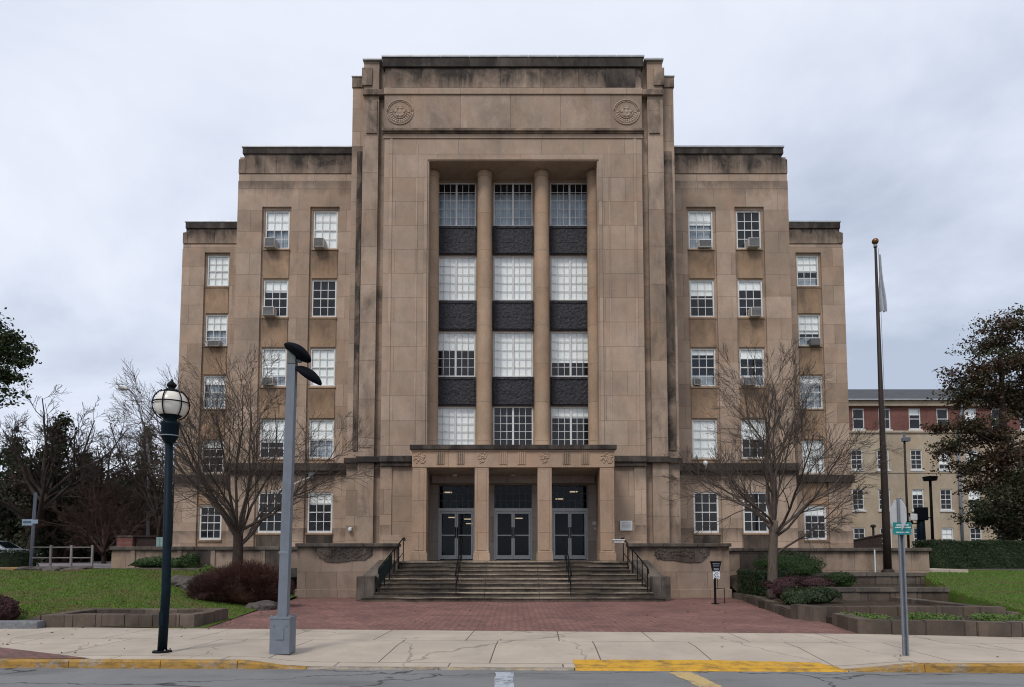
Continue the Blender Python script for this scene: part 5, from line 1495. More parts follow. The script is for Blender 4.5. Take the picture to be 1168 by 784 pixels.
dv_ = (Vector(a) - Vector(q)); dv_.normalize(); rot = Vector((0, 0, 1)).rotation_difference(dv_).to_matrix()
m.v = [tuple(rot @ Vector(v) + Vector(q)) for v in m.v]; m.build('lamp_head', 'ac_case', t, True)

def car(loc, rz):
    t = thing('parked_car', 'silver car parked beyond the hedge at the left edge', 'car', loc)
    c, s_ = math.cos(rz), math.sin(rz)
    def tr(m):
        m.v = [(loc[0] + x * c - y * s_, loc[1] + x * s_ + y * c, loc[2] + z) for x, y, z in m.v]; return m
    prof = [(-2.25, .35), (-2.3, .62), (-2.2, .86), (-1.35, 1.0), (-.62, 1.44), (.2, 1.52), (1.35, 1.46), (2.05, 1.02), (2.2, .9), (2.25, .5), (2.15, .33)]
    m = MB(); n = len(prof)
    for yy, k in ((-.86, 1), (-.80, 1.0), (.80, 1.0), (.86, 1)):
        for x, z in prof: m.v.append((x * (.985 if abs(yy) > .82 else 1), yy * (.86 if z > 1.05 else 1), z * (.985 if abs(yy) > .82 else 1)))
    for a in range(3):
        for i in range(n): m.f.append((a * n + i, a * n + (i + 1) % n, (a + 1) * n + (i + 1) % n, (a + 1) * n + i))
    m.f.append(tuple(range(n))[::-1]); m.f.append(tuple(3 * n + i for i in range(n)))
    tr(m).build('body', 'car_paint', t)
    for sy in (-1, 1):
        for pts in ([(-1.18, 1.04), (-.56, 1.37), (.10, 1.44), (.10, 1.04)], [(.18, 1.04), (.18, 1.44), (1.2, 1.38), (1.75, 1.05)]):
            m = MB(); y0 = sy * .772; m.add([(x, y0 - sy * .002, z) for x, z in pts] + [(x, y0 - sy * .03, z) for x, z in pts], [(0, 1, 2, 3), (7, 6, 5, 4), (0, 4, 5, 1), (1, 5, 6, 2), (2, 6, 7, 3), (3, 7, 4, 0)]); m.v = [(x, y + sy * (.005), z) for x, y, z in m.v]; tr(m).build('side_window', 'glass_car', t)
        for wx in (-1.42, 1.38):
            m = MB(); m.lathe([(.20, -.11), (.32, -.10), (.33, 0), (.32, .10), (.20, .11)], (wx, sy * .78, .33), 20, 'y'); w_ = tr(m).build('wheel', 'tyre', t, True)
            m = MB(); m.lathe([(.20, -.115), (.10, -.10), (0, -.12)] if sy > 0 else [(.20, .115), (.10, .10), (0, .12)], (wx, sy * .78, .33), 16, 'y'); tr(m).build('rim', 'galv', w_)
    m = MB(); m.quad((-1.30, -.62, 1.03), (-1.30, .62, 1.03), (-.66, .58, 1.43), (-.66, -.58, 1.43)); m.v = [(x - .02, y, z + .012) for x, y, z in m.v]; tr(m).build('windscreen', 'glass_car', t)
    for sy in (-1, 1): m = MB(); m.box(-2.285, -2.2, sy * .72 - .15, sy * .72 + .15, .62, .76, .02); tr(m).build('headlight', 'lamp_glass', t)
x = W(32, 640, 42)[0]; car((x - 2.3, 42, .98), R(180))

# brick block and utility cabinet beyond the left terrace wall
x0, x1 = W(133, 620, 40)[0], W(151, 620, 40)[0]
t = thing('brick_block', 'dull red brick block behind the left end of the long terrace wall', 'wall', ((x0 + x1) / 2, 40, 1))
m = MB(); m.box(x0, x1, 40, 41, .9, W(140, 613, 40)[2]); m.build('wall', 'redbrick', t)
m = MB(); m.box(x0 - .05, x1 + .05, 39.95, 41.05, W(140, 613, 40)[2], W(140, 611, 40)[2], .02); m.build('coping', 'stone_cope', t)
x0, x1 = W(153, 620, 40)[0], W(177, 620, 40)[0]
m = MB(); m.box(x0, x1, 40.2, 40.9, .9, W(160, 612.5, 40.2)[2]); m.box(x0 - .1, x1 + .1, 40.1, 41, W(160, 612.5, 40.2)[2], W(160, 611, 40.2)[2])
tag(m.build('timber_store', 'brown_wood'), 'dark brown timber enclosure between the brick block and the green cabinet', 'shed')
x0, x1 = W(178, 620, 38)[0], W(187, 620, 38)[0]
t = thing('utility_cabinet', 'small pale green utility cabinet behind the terrace wall, beside the lamp post', 'cabinet', ((x0 + x1) / 2, 38.2, .95))
m = MB(); m.box(x0, x1, 38, 38.5, .95, W(182, 613, 38)[2], .02); m.build('body', 'cabinet', t)
m = MB(); m.box(x0 + .04, (x0 + x1) / 2 - .01, 37.98, 38.0, 1.0, W(182, 614, 38)[2]); m.build('door', 'cabinet', t); m = MB(); m.box((x0 + x1) / 2 + .01, x1 - .04, 37.98, 38.0, 1.0, W(182, 614, 38)[2]); m.build('door', 'cabinet', t)

# ---- small things fixed to the building
def wall_light(label, x, y, z, sz, name='wall_light', mat='sign_white'):
    t = thing(name, label, 'wall light', (x, y, z))
    m = MB(); m.box(x - sz * .35, x + sz * .35, y - sz * .25, y, z - sz * .5, z + sz * .5, .01); m.build('back_box', 'ac_case', t)
    m = MB(); m.lathe([(sz * .2, -sz * .62), (sz * .42, -sz * .5), (sz * .42, 0), (sz * .25, sz * .35)], (x, y - sz * .55, z + sz * .1), 12); m.build('lens', mat, t, True)
    return t
q = W(400, 604, 30.55); wall_light('small white wall light on the tower, left of the entrance steps', q[0], 30.54, q[2], .2)
q = W(802, 529, 33.3); t = thing('flood_light', 'white flood light on the stone band right of the tower', 'flood light', (q[0], 33.25, q[2]))
m = MB(); m.tube([(q[0] + .12, 33.32, q[2] - .25), (q[0] + .10, 33.05, q[2] - .1), (q[0], 32.95, q[2])], .03, 6); m.build('arm', 'sign_white', t)
m = MB(); m.lathe([(.06, -.15), (.11, -.05), (.11, .04), (.05, .09)], (q[0], 32.93, q[2]), 14); m.build('lamp_head', 'sign_white', t, True)
q = W(354, 545, 33.3); t = thing('flood_light', 'pale flood light on a long arm behind the left bare tree', 'flood light', (q[0], 33.4, q[2]))
m = MB(); e_ = W(318, 560, 32.6); m.tube([(q[0], 33.45, q[2] + .05), (q[0] - .2, 33.1, q[2] - .1), (e_[0], 32.6, e_[2])], .045, 6); m.build('arm', 'ac_case', t)
m = MB(); m.box(e_[0] - .35, e_[0] + .05, 32.45, 32.75, e_[2] - .12, e_[2] + .02, .03); m.build('lamp_head', 'ac_case', t)
m = MB(); m.box(q[0] - .12, q[0] + .12, 33.38, 33.5, q[2] - .05, q[2] + .3, .02); m.build('bracket', 'grey_paint', t)
q = W(714, 600, 29.98); t = thing('notice_board', 'white notice on the stone wall just right of the entrance portico', 'notice', q)
m = MB(); m.box(q[0] - .27, q[0] + .27, 29.90, 29.985, q[2] - .22, q[2] + .22, .01); m.build('panel', 'sign_white', t)
m = MB(); g = random.Random(3)
for k in range(5):
    u = -.19
    while u < .19:
        wv = g.uniform(.02, .06); m.box(q[0] + u, q[0] + min(.2, u + wv), 29.894, 29.898, q[2] + .12 - .055 * k, q[2] + .14 - .055 * k); u += wv + .015
m.box(q[0] - .27, q[0] + .27, 29.895, 29.899, q[2] - .2, q[2] - .185)
m.build('lettering', plain('faint_lettering', (.34, .37, .42), .6), t)
for k, (px, py, h, lab) in enumerate(((678, 597, .16, 'small white paper notice by the right door, left of another'), (684, 597, .14, 'small white paper notice by the right door, nearest the outer pier'), (680, 603, .09, 'lowest of three small paper notices by the right door'))):
    q = W(px, py, 30.93); m = MB(); m.box(q[0] - .09, q[0] + .09, 30.925, 30.935, q[2] - h / 2, q[2] + h / 2); tag(m.build('paper_notice', 'sign_white'), lab, 'notice', 'paper notices by the right door')
q = W(706, 618, 25.6); t = thing('metal_box', 'pale metal box on the end of the right terrace wall, above the handrail', 'box', (q[0], 25.8, 2.03))
m = MB(); m.box(q[0] - .20, q[0] + .20, 25.6, 25.9, 2.035, 2.14, .02); m.build('body', 'ac_case', t); m = MB(); m.box(q[0] - .23, q[0] + .23, 25.57, 25.93, 2.14, 2.175, .01); m.build('lid', 'sign_white', t)

# window air conditioners
def ac(px0, px1, py0, py1, Y, label, mat='ac_case', proud=.42):
    x0, x1 = W(px0, py1, Y - proud)[0], W(px1, py1, Y - proud)[0]; z0, z1 = W(px0, py1, Y - proud)[2], W(px0, py0, Y - proud)[2]
    t = thing('window_air_conditioner', label, 'air conditioner', ((x0 + x1) / 2, Y, z0), 'air conditioners in the windows')
    m = MB(); m.box(x0, x1, Y - proud, Y + .25, z0, z1, .02); m.build('casing', mat, t)
    m = MB(); y = Y - proud
    m.box(x0 + .035, x1 - .035, y - .006, y - .002, z0 + .04, z1 - .04)
    for k in range(7): z = z0 + .05 + (z1 - z0 - .1) * k / 6; m.box(x0 + .035, x1 - .035, y - .014, y - .0065, z - .008, z + .008)
    m.build('grille', 'ac_grille', t)
ac(301, 313, 271, 281.5, 33.62, 'air conditioner in the top left window of the left wing')
ac(357, 369, 271, 281.5, 33.62, 'air conditioner in the top window of the left wing, nearest the tower')
ac(299, 312, 349.5, 359.5, 33.62, 'air conditioner in the half-blinded window one below the top left')
ac(298, 311, 430, 439, 33.62, 'air conditioner behind the twigs of the left bare tree', proud=.25)
ac(236, 250, 388, 394.5, 37.82, 'small air conditioner in the outermost left column of windows', proud=.3)
ac(797, 812, 273, 281.5, 33.62, 'pale air conditioner in the curtained top window right of the tower', 'ac_pale', .22)
ac(854, 867, 271, 281, 33.62, 'air conditioner in the dark top window at the outer right')
ac(857, 869, 350, 360.5, 33.62, 'air conditioner in the right-hand window below the top right one')
ac(848, 863, 430, 439, 33.62, 'wide air conditioner in the third window down, behind right twigs')
ac(792, 800, 431, 439, 33.62, 'dim air conditioner low in the third window right of the tower', proud=.15)
ac(925, 936, 386, 394, 37.82, 'dark air conditioner in the outermost right column of windows', 'ac_grille', .25)
m = MB(); q = W(374, 334, 33.72); m.lathe([(0, -.0), (.12, .01), (.12, .015), (0, .02)], (q[0], 33.74, q[2]), 8, 'y'); m.add([(q[0] - .12, 33.73, q[2]), (q[0] + .12, 33.73, q[2]), (q[0] + .03, 33.73, q[2] - .22)], [(0, 2, 1)])
tag(m.build('paper_cutout', 'sign_white'), 'white paper shape stuck inside a dark window of the left wing', 'paper')

# ================================================================== CREAM BUILDING ON THE RIGHT
YB = 57.0
t = thing('cream_building', 'cream four-storey building with a red brick top floor and slate roof', 'building', (38, YB, .9))
zz = [(13.94 - 1.8, 13.94), (8.72, 10.43), (5.33, 7.10), (2.0, 3.86)]
px = [978, 1008, 1046, 1078, 1110, 1141, 1173, 1205, 1237]
pw = .50
holes = []
for j, (c, d) in enumerate(zz):
    for p in px: x = W(p, 540, YB)[0] + (.25 if j == 0 and p < 1010 else 0); holes.append((x - pw, x + pw, c, d))
m = MB(); m.wall(22, 54, .5, 12.0, YB, [h for h in holes if h[3] < 11], .22); m.box(21.99, 22.2, YB + .01, YB + 14, .5, 12); m.box(53.8, 54, YB + .01, YB + 14, .5, 12); m.build('wall', 'cream', t)
m = MB(); m.wall(22, 54, 12.0, 14.15, YB, [h for h in holes if h[3] > 11], .22); m.box(21.99, 22.2, YB + .01, YB + 14, 12, 14.15); m.build('brick_storey', 'redbrick', t)
m = MB(); m.box(21.9, 54.1, YB - .12, YB + .05, 11.85, 12.03, .02); m.box(21.9, 54.1, YB - .3, YB + .05, 14.1, 14.62, .04); m.box(21.9, 54.1, YB - .05, YB + .05, 8.45, 8.55); m.build('cornice', 'cream', t)
m = MB(); m.add([(21.6, YB - .45, 14.63), (54.4, YB - .45, 14.63), (52, YB + 7, 17.3), (26.5, YB + 7, 17.3), (21.6, YB + 14, 14.63), (54.4, YB + 14, 14.63)], [(0, 1, 2, 3), (5, 4, 3, 2), (0, 3, 4), (1, 5, 2), (0, 4, 5, 1)]); rf = m.build('roof', 'slate', t)
m = MB(); m.box(21.6, 54.4, YB - .52, YB - .40, 14.55, 14.66); m.build('gutter', 'roof_metal', rf)
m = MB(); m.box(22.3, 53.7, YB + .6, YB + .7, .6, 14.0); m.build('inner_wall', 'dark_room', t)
bl = {(0, 2): .3, (1, 3): .8, (2, 2): .25, (2, 4): .5, (3, 3): .55, (3, 2): 0, (1, 4): .6, (0, 4): .6}
for j, (c, d) in enumerate(zz):
    for i, p in enumerate(px):
        if i > 6: continue
        h = holes[j * len(px) + i]
        window(h[0], h[1], c, d, YB, 2 if j else 1, 2 if j == 0 else 4, bl.get((j, i), 0), 'blind', fr=.09, bar=.02, parent=t, sill=False)
m = MB()
for h in holes: m.box(h[0] - .1, h[1] + .1, YB - .09, YB + .02, h[2] - .14, h[2] - .01)
m.build('sills', 'white_paint', t)
m = MB(); x = W(1096, 600, YB)[0]; m.tube([(x, YB - .12, 1), (x, YB - .12, 10.8)], .12, 8); m.tube([(x, YB - .12, 10.8), (x + .4, YB - .25, 14.3)], .1, 8); m.build('downpipe', 'grey_paint', t, True)

# lamps and traffic post in front of the cream building
def slim_lamp(label, px, pyt, Y, r, headw, kind):
    x, y, z = W(px, pyt, Y)
    t = thing('slim_lamp_post', label, 'lamp post', (x, y, .7))
    m = MB(); m.tube([(x, y, .6), (x, y, z)], [r, r * .8], 8); m.build('post', 'black_iron' if kind else 'bronze_pole', t, True)
    m = MB()
    if kind: m.lathe([(r, 0), (headw * .45, .03), (headw * .5, .25), (headw * .52, .28), (.03, .34)], (x, y, z), 12)
    else: m.box(x - headw * .35, x + headw, y - .2, y + .2, z - .05, z + .22, .03); m.box(x - .06, x + .06, y - .06, y + .06, z + .2, z + .6)
    m.build('lamp_head', 'black_iron' if kind else 'grey_paint', t)
slim_lamp('black lamp post with a small flat round head, in front of the cream building', 1061, 549, 43, .10, .85, True)
slim_lamp('slim brown lamp post rising behind the octagonal sign', 1031.5, 503, 45, .085, .32, False)
x, y, z = W(1051, 616, 42)
t = thing('traffic_signal', 'dark traffic signal post seen from behind, right of the octagonal sign', 'traffic signal', (x, y, .7))
z1 = W(1050, 580, 42)[2]
m = MB(); m.tube([(x, y, .6), (x, y, z1 - 1.2), (x + .02, y, z1)], [.28, .24, .20], 10); m.build('post', 'teal_iron', t, True)
m = MB(); m.box(x - .28, x + .32, y - .3, y + .2, z1 - .75, z1 + .05, .04); m.build('signal_head', 'navy_head', t)
m = MB(); m.tube([(x, y, z1 - .9), (x - .55, y - .1, z1 - .95), (x - .75, y - .1, z1 - .3)], .05, 6); m.tube([(x, y, z1 - .55), (x + .75, y, z1 - .6)], .04, 6); m.build('arm', 'navy_head', t)
m = MB(); m.box(x - .72, x - .32, y - .25, y - .05, z1 - .75, z1 - .35, .04); m.build('pedestrian_head', 'alu_back', t)
m = MB(); m.box(x - .92, x - .70, y - .25, y - .02, z1 - 1.3, z1 - .8, .04); m.build('push_button_box', 'navy_head', t)
# dark sloping timber screen between the wing and the flagpole
x0, x1 = W(974, 620, 34)[0], W(1006, 620, 34)[0]; za, zb_ = W(974, 616, 34)[2], W(1006, 610, 34)[2]
t = thing('timber_screen', 'dark timber screen with a sloping top beyond the right terrace wall', 'fence', ((x0 + x1) / 2, 34, .9))
m = MB(); n = 9
for k in range(n):
    a = x0 + (x1 - x0) * k / n; b = x0 + (x1 - x0) * (k + 1) / n; h = za + (zb_ - za) * (k + .5) / n; m.box(a + .004, b - .004, 34, 34.05, .9, h)
m.build('boards', 'brown_wood', t); m = MB(); m.tube([(x0, 33.99, za - .02), (x1, 33.99, zb_)], .05, 4); m.build('cap_rail', 'brown_wood', t)
x, y, z = W(996, 602, 44); m = MB(); m.tube([(x, y, .9), (x, y, z)], .07, 8); m.lathe([(.07, 0), (.17, .02), (.17, .12), (.1, .2)], (x, y, z), 10); tag(m.build('vent_pipe', 'bronze_pole'), 'short brown vent pipe with a cowl in front of the cream building', 'pipe')
m = MB(); x = W(1000.5, 640, 27.3)[0]; m.box(x - .02, x + .02, 27.45, 27.49, .9, W(1000, 627, 27.4)[2]); tag(m.build('marker_stake', 'sign_white'), 'thin white stake against the terrace wall, left of the flagpole', 'stake')

# ================================================================== SHRUBS AND HEDGES
def at(px, py, Y): return W(px, py, Y)
c = at(276, 668, 21.2)
bush('red_twig_shrub', 'broad reddish-brown leafless shrub under the left bare tree', 'shrub', [((c[0], 21.2, .62), (1.15, .9, .72)), ((c[0] - .72, 21.0, .42), (.75, .7, .52)), ((c[0] + .72, 21.2, .52), (.72, .7, .60))], 'red_twig', 30000, .20, 31, aspect=.055, twiggy=True)
for k, (px, py, rx, rz, lab) in enumerate(((178, 641, .95, .30, 'wide low boxwood at the foot of the left terrace wall, behind the lamp post'), (202, 642, .45, .25, 'small boxwood just right of the teal lamp post'), (218, 639, .38, .40, 'round boxwood at the foot of the left terrace wall, nearest the tree'))):
    c = at(px, py, 28.3); bush('boxwood', lab, 'shrub', [((c[0], 28.3, 1.05 + rz * .6), (rx, .5, rz))], 'box_green', 3200, .07, 41 + k, 'boxwoods along the left terrace wall')
c = at(239, 652, 25.5); bush('small_green_shrub', 'tiny bright green shrub in the grass left of the reddish shrub', 'shrub', [((c[0], 25.5, c[2]), (.32, .3, .22))], 'bright_green', 900, .07, 47)
# right bed
c = at(906, 646, 25.0); bush('round_evergreen_shrub', 'large rounded green shrub behind the right bare tree', 'shrub', [((c[0], 25.6, 1.08), (1.15, .85, .58)), ((c[0] + .55, 25.6, .95), (.75, .7, .40))], 'box_green', 12000, .06, 53)
c = at(908, 668, 21.6); bush('purple_barberry', 'low purplish shrub strip at the foot of the right bare tree', 'shrub', [((c[0] - .15, 21.9, .66), (.8, .4, .26)), ((c[0] + .75, 22.0, .66), (.7, .4, .22)), ((c[0] - .75, 20.6, .5), (.4, .4, .32))], 'purple_leaf', 9000, .05, 55)
c = at(953, 660, 23.0); bush('green_shrub', 'small clipped green shrub at the left end of the stepped walls', 'shrub', [((c[0] + .1, 23.0, .74), (.55, .4, .25))], 'box_green', 3600, .055, 57)
c = at(910, 678, 20.2); bush('dark_green_shrub', 'low spreading dark green shrub spilling over the stone edging', 'shrub', [((c[0] - .2, 19.6, .40), (.62, .5, .30)), ((c[0] + .45, 19.8, .42), (.5, .5, .28)), ((c[0] - .55, 19.0, .28), (.3, .35, .2))], 'hedge_green', 8000, .06, 59)
# plants in the lowest planter
g = rng(77); P = []
while len(P) < 5200:
    x = g.uniform(7.35, 11.4); y = g.uniform(14.1, 16.2)
    if abs(math.sin(x * 2.1 + 1.0)) * (0.7 + .3 * math.sin(y * 3)) < .45 + .3 * g.uniform(): continue
    P.append((x, y, .16 + .13 * g.uniform() ** 1.6))
P = np.array(P); N = g.normal(size=P.shape) * .6 + np.array([0, -.2, 1])
o = link('ground_cover', mesh_from_faces('ground_cover', leaf_arrays(P, N, .055, 78, .5)), 'bright_green', recentre=False)
tag(o, 'patchy bright green ground cover inside the lowest stone planter at right', 'ground cover', kind='stuff')
# long hedge in front of the cream building
x0 = at(1062, 640, 33)[0]
def hedge(name, label, x0, x1, y0, y1, z0, z1, mat, n, leaf, seed):
    t = thing(name, label, 'hedge', ((x0 + x1) / 2, y0, z0))
    g = rng(seed); A = [(x1 - x0) * (z1 - z0), (x1 - x0) * (y1 - y0), (y1 - y0) * (z1 - z0)]; S_ = sum(A) + A[2]
    Vs = []
    for f, cnt in (('front', A[0]), ('top', A[1]), ('l', A[2]), ('r', A[2])):
        k = int(n * cnt / S_); u = g.uniform(0, 1, k); v = g.uniform(0, 1, k); d = np.abs(g.normal(size=k)) * .10
        wob = .05 * np.sin(u * 31) + .04 * np.sin(u * 77 + v * 9)
        if f == 'front': P = np.stack([x0 + (x1 - x0) * u, y0 + d + wob, z0 + (z1 - z0) * v], 1); N = np.array([0, -1, .2])
        elif f == 'top': P = np.stack([x0 + (x1 - x0) * u, y0 + (y1 - y0) * v, z1 - d + wob], 1); N = np.array([0, 0, 1])
        else: P = np.stack([(x0 + d) if f == 'l' else (x1 - d), y0 + (y1 - y0) * u, z0 + (z1 - z0) * v], 1); N = np.array([-1 if f == 'l' else 1, 0, .2])
        Vs.append(leaf_arrays(P, N + g.normal(size=P.shape) * .55, leaf, seed + len(Vs), .6))
    link('foliage', mesh_from_faces('foliage', np.concatenate(Vs)), mat, t)
    MB().box(x0 + .14, x1 - .14, y0 + .14, y1 - .1, z0, z1 - .13).build('inner_leaves', mat, t)
hedge('long_hedge', 'long dark clipped hedge above the right lawn, in front of the cream building', x0, 34, 33, 34.6, .55, 2.28, 'hedge_green', 42000, .075, 61)
hedge('dark_hedge', 'dark clipped hedge right of the terrace wall, behind the stone edging', 8.2, 9.75, 23.2, 25.1, .1, 1.02, 'hedge_green', 15000, .06, 51)
hedge('low_hedge', 'low dark hedge in front of the parked car at the left edge', -34, at(31, 640, 30.5)[0], 30.2, 31.4, .95, 1.82, 'hedge_green', 14000, .075, 63)

# ================================================================== TREES
lm = []
g = random.Random(2)
for k in range(7): lm.append((51 * k + g.uniform(-16, 16), g.uniform(8, 30), g.uniform(4.9, 6.2), g.uniform(.70, 1)))
for k in range(8): lm.append((45 * k + 20 + g.uniform(-18, 18), g.uniform(38, 64), g.uniform(4.2, 5.6), g.uniform(.60, .98)))
bare_tree('bare_tree', 'leafless spreading tree on the left, between the globe lamp and grey pole', (-9.66, 24.0, .75), 1.75, .20, lm, 101, 'bark_dark', 'twig', 3, (7, 9), 'bare street trees before the facade', (.05, 0), .0046, up=.19, wob=.13, spread=(22, 48), lr=.54, ratio=(.42, .66))
lm = []
for k in range(6): lm.append((60 * k + g.uniform(-18, 18), g.uniform(6, 27), g.uniform(4.4, 5.5), g.uniform(.80, 1)))
for k in range(8): lm.append((45 * k + 22 + g.uniform(-18, 18), g.uniform(42, 68), g.uniform(3.4, 4.7), g.uniform(.76, 1)))
lm.append((8, 62, 3.0, .55))
bare_tree('bare_tree', 'leafless tree with a straight grey trunk among the shrubs on the right', (8.36, 22.0, .35), 2.35, .165, lm, 211, 'bark', 'twig', 3, (7, 9), 'bare street trees before the facade', (.08, 0), .0043, up=.19, wob=.13, spread=(22, 48), lr=.58, ratio=(.42, .66))

# far left: bare trees and evergreens behind the lane
def bt(px, py, Y, h, lab, seed, mat='twig_dark', n=7, L=5, r=.22, spreadt=(8, 40), mr=.012, lean=(0, 0)):
    x, y, z = W(px, py, Y); g2 = random.Random(seed); l2 = []
    for k in range(n): l2.append((360 / n * k + g2.uniform(-20, 20), g2.uniform(*spreadt), L * g2.uniform(.8, 1.15), g2.uniform(.55, 1)))
    return bare_tree('bare_tree', lab, (x, y, 1.0), h, r, l2, seed, 'bark_dark', mat, 3, (6, 8), 'bare trees at the far left', lean, mr, up=.15)
bt(28, 640, 44, 4.5, 'tall bare tree with a leaning trunk at the far left', 301, n=10, L=7.5, r=.22, spreadt=(8, 50), lean=(1.2, 0))
bt(100, 640, 50, 4.0, 'broad bare tree beyond the railing, right of the dark evergreen', 303, 'twig_dark', 8, 6.5, .24, (10, 50))
bt(140, 640, 46, 2.0, 'bare tree with reddish twigs behind the long terrace wall', 305, 'twig_red', 8, 5.0, .18, (15, 60))
bt(180, 640, 43.5, 3.2, 'bare tree rising beside the distant curved street lamp', 307, 'twig_dark', 7, 6.3, .17, (6, 32))
bt(118, 640, 42, 1.0, 'low tangled bare tree left of the brick block', 309, 'twig_red', 9, 4.2, .15, (25, 70))
bt(188, 640, 47, 1.0, 'low tangled reddish tree hidden partly by the globe lamp post', 311, 'twig_red', 9, 4.6, .15, (25, 70))
bt(75, 640, 47, 1.6, 'low dense bare tree straight behind the pipe railing', 313, 'twig_red', 9, 4.8, .16, (20, 68))
def lt(name, lab, px, Y, H, r, clumps, mat, n, leaf, seed, group=None, base_z=1.0, **k):
    x = W(px, 640, Y)[0]
    return leaf_tree(name, lab, (x, Y, base_z), H, r, [((W(p, q, Y + dy)[0], Y + dy, W(p, q, Y + dy)[2]), rr) for p, q, dy, rr in clumps], mat, n, leaf, seed, group=group, **k)
lt('evergreen_tree', 'dark evergreen whose high branches reach in from the left edge', -75, 27, 12, .30,
   [(6, 398, 0, (.75, .8, .40)), (-16, 380, .5, (.9, .9, .4)), (2, 428, -.3, (.6, .7, .30)), (14, 385, .2, (.4, .4, .2)), (24, 412, 0, (.35, .4, .2)), (-35, 400, .4, (1.2, 1.2, .8)), (-70, 360, 0, (1.6, 1.4, .9)), (-60, 450, 0, (1.7, 1.3, .9)), (-95, 420, .6, (1.5, 1.3, 1)), (-80, 310, 0, (1.3, 1.2, .9)), (-60, 510, 0, (1.6, 1.4, .8))], 'conifer_green', 34000, .17, 401)
def conifer(lab, px, Y, zt_px, width, seed, mat='conifer', n=20000, leaf=.26):
    x = W(px, 640, Y)[0]; zt_ = W(px, zt_px, Y)[2]; cl = []; g3 = random.Random(seed); k = 13
    for i in range(k):
        f = i / (k - 1); z = 1.6 + (zt_ - 1.9) * f; rr = width * (1 - .72 * f ** 1.3) * g3.uniform(.6, 1.0); a = g3.uniform(0, 6.28)
        q = .48 * width * (1 - .85 * f)
        cl.append(((x + q * math.cos(a), Y + q * math.sin(a), z), (rr * .62, rr * .62, .8 + .5 * (1 - f))))
    return leaf_tree('evergreen_tree', lab, (x, Y, 1.0), zt_ - 1.4, .25, cl, mat, n, leaf, seed, group='evergreens at the far left', inner=.1)
conifer('tall dark evergreen behind the sign pole at the far left', 62, 47, 478, 3.2, 411)
conifer('broad dark evergreen behind the parked car', 8, 50, 500, 4.2, 413)
conifer('dark evergreen filling the gap behind the railing', 95, 55, 520, 3.6, 415)
conifer('slim green evergreen beneath the distant curved street lamp', 163, 52, 488, 1.5, 417, 'conifer_green', 10000)
conifer('dark evergreen beyond the brick block', 135, 60, 540, 4.2, 419)
# far-off mass of trees
g = rng(5); Vs = []
for k in range(90):
    a = R(-74 + 54 * k / 89) + g.normal() * .02; d = 82 + g.uniform(0, 18); cx_, cy_ = d * math.sin(a), d * math.cos(a)
    P, N = blob_points((cx_, cy_, 3.0 + g.uniform(0, 2.0)), (5 + g.uniform(0, 2), 4, 5.0 + g.uniform(0, 2.0)), 1700, 600 + k, .5, .25); Vs.append(leaf_arrays(P, N, .55, 700 + k, .5))
o = link('far_wood', mesh_from_faces('far_wood', np.concatenate(Vs)), 'conifer', recentre=False); tag(o, 'far-off dark wood along the left skyline', 'wood', kind='stuff')

# big bronze-leaved tree on the right
lt('bronze_leaf_tree', 'large tree with drooping bronze-brown foliage in front of the cream building', 1152, 40, 13.5, .42,
   [(1152, 372, 0, (1.5, 1.4, .9)), (1130, 395, .5, (1.4, 1.2, .8)), (1165, 415, -.8, (2.0, 1.7, 1.0)), (1112, 432, -.5, (1.7, 1.3, .75)), (1098, 455, 0, (1.3, 1.1, .6)), (1140, 452, .8, (1.9, 1.6, .9)),
    (1178, 462, .3, (2.0, 1.8, 1.1)), (1105, 487, -.6, (1.5, 1.2, .7)), (1082, 512, 0, (1.1, 1.0, .55)), (1128, 498, .5, (1.5, 1.5, .7)), (1150, 520, -.6, (1.9, 1.5, .8)), (1105, 533, .3, (1.2, 1.1, .55)), (1185, 520, .2, (1.9, 1.6, 1.0)), (1200, 430, .5, (2.2, 1.8, 1.3)), (1215, 390, 0, (2.0, 1.7, 1.2)), (1185, 370, 0, (1.5, 1.3, 1)), (1225, 490, 0, (2.0, 1.6, 1.2)), (1132, 418, -1, (1.2, 1, .7)), (1070, 489, -.3, (.7, .7, .35)), (1150, 548, -.4, (1.7, 1.4, .7)), (1180, 552, .2, (1.8, 1.5, .9)), (1122, 556, .1, (1.1, 1.0, .45))],
   'brown_leaf', 52000, .18, 431, droop=.0, inner=.1, amp=.35)
lt('cedar_tree', 'dark green low-branched evergreen under the bronze-brown tree', 1172, 37.5, 7.0, .25,
   [(1150, 578, 0, (1.8, 1.2, .75)), (1128, 592, .2, (1.3, 1.0, .5)), (1170, 560, .3, (1.8, 1.4, .9)), (1190, 590, 0, (1.9, 1.4, .9)), (1165, 602, -.3, (1.5, 1.1, .55)), (1195, 545, 0, (1.6, 1.2, .9)), (1205, 615, 0, (1.4, 1.2, .7))], 'cedar_leaf', 32000, .17, 441)

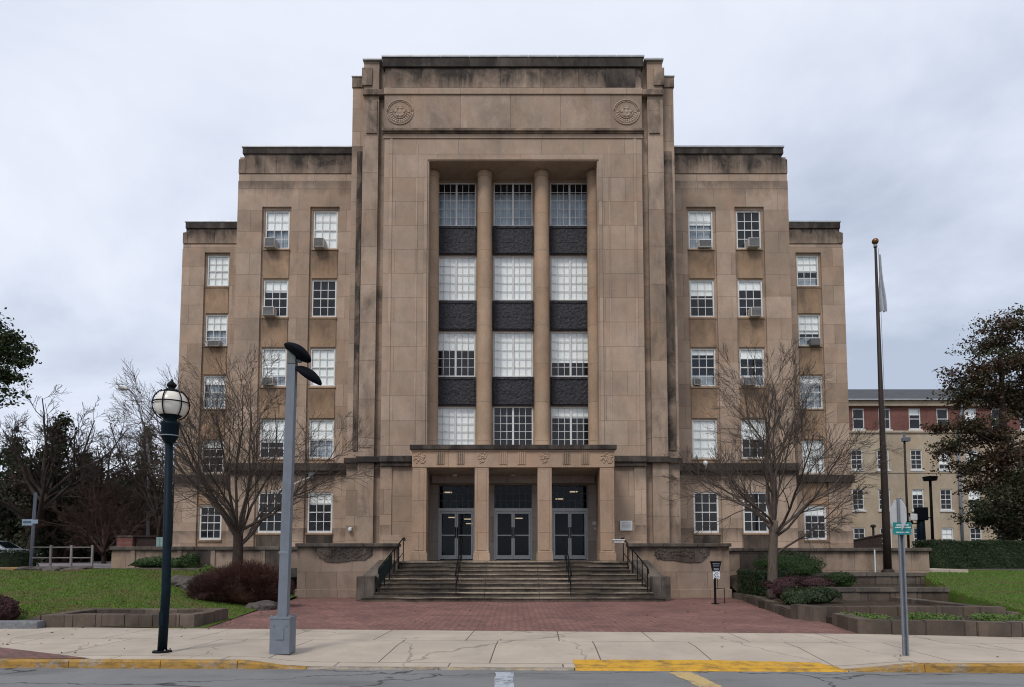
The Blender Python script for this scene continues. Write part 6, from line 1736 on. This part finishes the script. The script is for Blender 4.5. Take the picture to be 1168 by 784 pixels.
# ================================================================== SMALL DETAILS
t = [o for o in COL.objects if o.name == 'square_light_pole'][0]
m = MB(); m.box(px0 - .07, px0 + .07, py0 - .178, py0 - .164, .22, .42, .004); m.build('access_cover', 'grey_paint', t)
m = MB()
for a in (-.145, .145):
    for b in (-.145, .145): m.lathe([(.016, .585), (.016, .61), (0, .615)], (px0 + a, py0 + b, 0), 6)
    m.lathe([(.012, .03), (.012, .02), (0, .0)], (px0 + a * .7, py0 - .172, .47), 6, 'y')
m.build('bolts', 'galv', t)
m = MB(); m.box(px0 - .075, px0 + .075, py0 - .078, py0 - .0755, 1.62, 1.66); m.build('band', 'galv', t)
t = [o for o in COL.objects if o.name == 'globe_street_lamp'][0]
m = MB(); m.box(bx_ - .035, bx_ + .04, by_ - .078, by_ - .068, .45, .66, .004); m.build('access_cover', 'teal_iron', t)
m = MB()
for k in range(4): a = R(45 + 90 * k); m.lathe([(.014, .03), (.014, .05), (0, .055)], (bx_ + .128 * math.cos(a), by_ + .128 * math.sin(a), 0), 6)
m.build('bolts', 'galv', t)
g = rng(91); P = []
def zg(x, y):
    if y < brick_y(x): return 0.006
    if x < lerp_poly(EL, y): return zl(x, y) + .03
    if x > lerp_poly(ER, y): return zr(x, y) + .03
    return .008
while len(P) < 1500:
    y = g.uniform(10.6, 27); x = g.uniform(-.8 * y, .8 * y)
    onp = lerp_poly(EL, y) < x < 7.0
    if onp and g.uniform() > .12 + .8 * math.exp(-abs(x - lerp_poly(EL, y)) * 2.2) + .5 * (abs(y - 23.3) < .12): continue
    if y > 23.4 and abs(x) < 8.1: continue
    if 6.9 < x < 15 and y > 13.2: continue
    if y < brick_y(x) and g.uniform() > .10 + .9 * (abs(y - brick_y(x)) < .15): continue
    P.append((x, y, zg(x, y)))
P = np.array(P); N = g.normal(size=P.shape) * .35 + np.array([0, 0, 1])
M['dead_leaf'] = leafy('dead_leaves', (.06, .032, .018), (.16, .095, .05), None, trans=.05)
o = link('fallen_leaves', mesh_from_faces('fallen_leaves', leaf_arrays(P, N, .062, 92, .6)), 'dead_leaf', recentre=False)
tag(o, 'scattered brown fallen leaves on the lawn and paving edges', 'fallen leaves', kind='stuff')
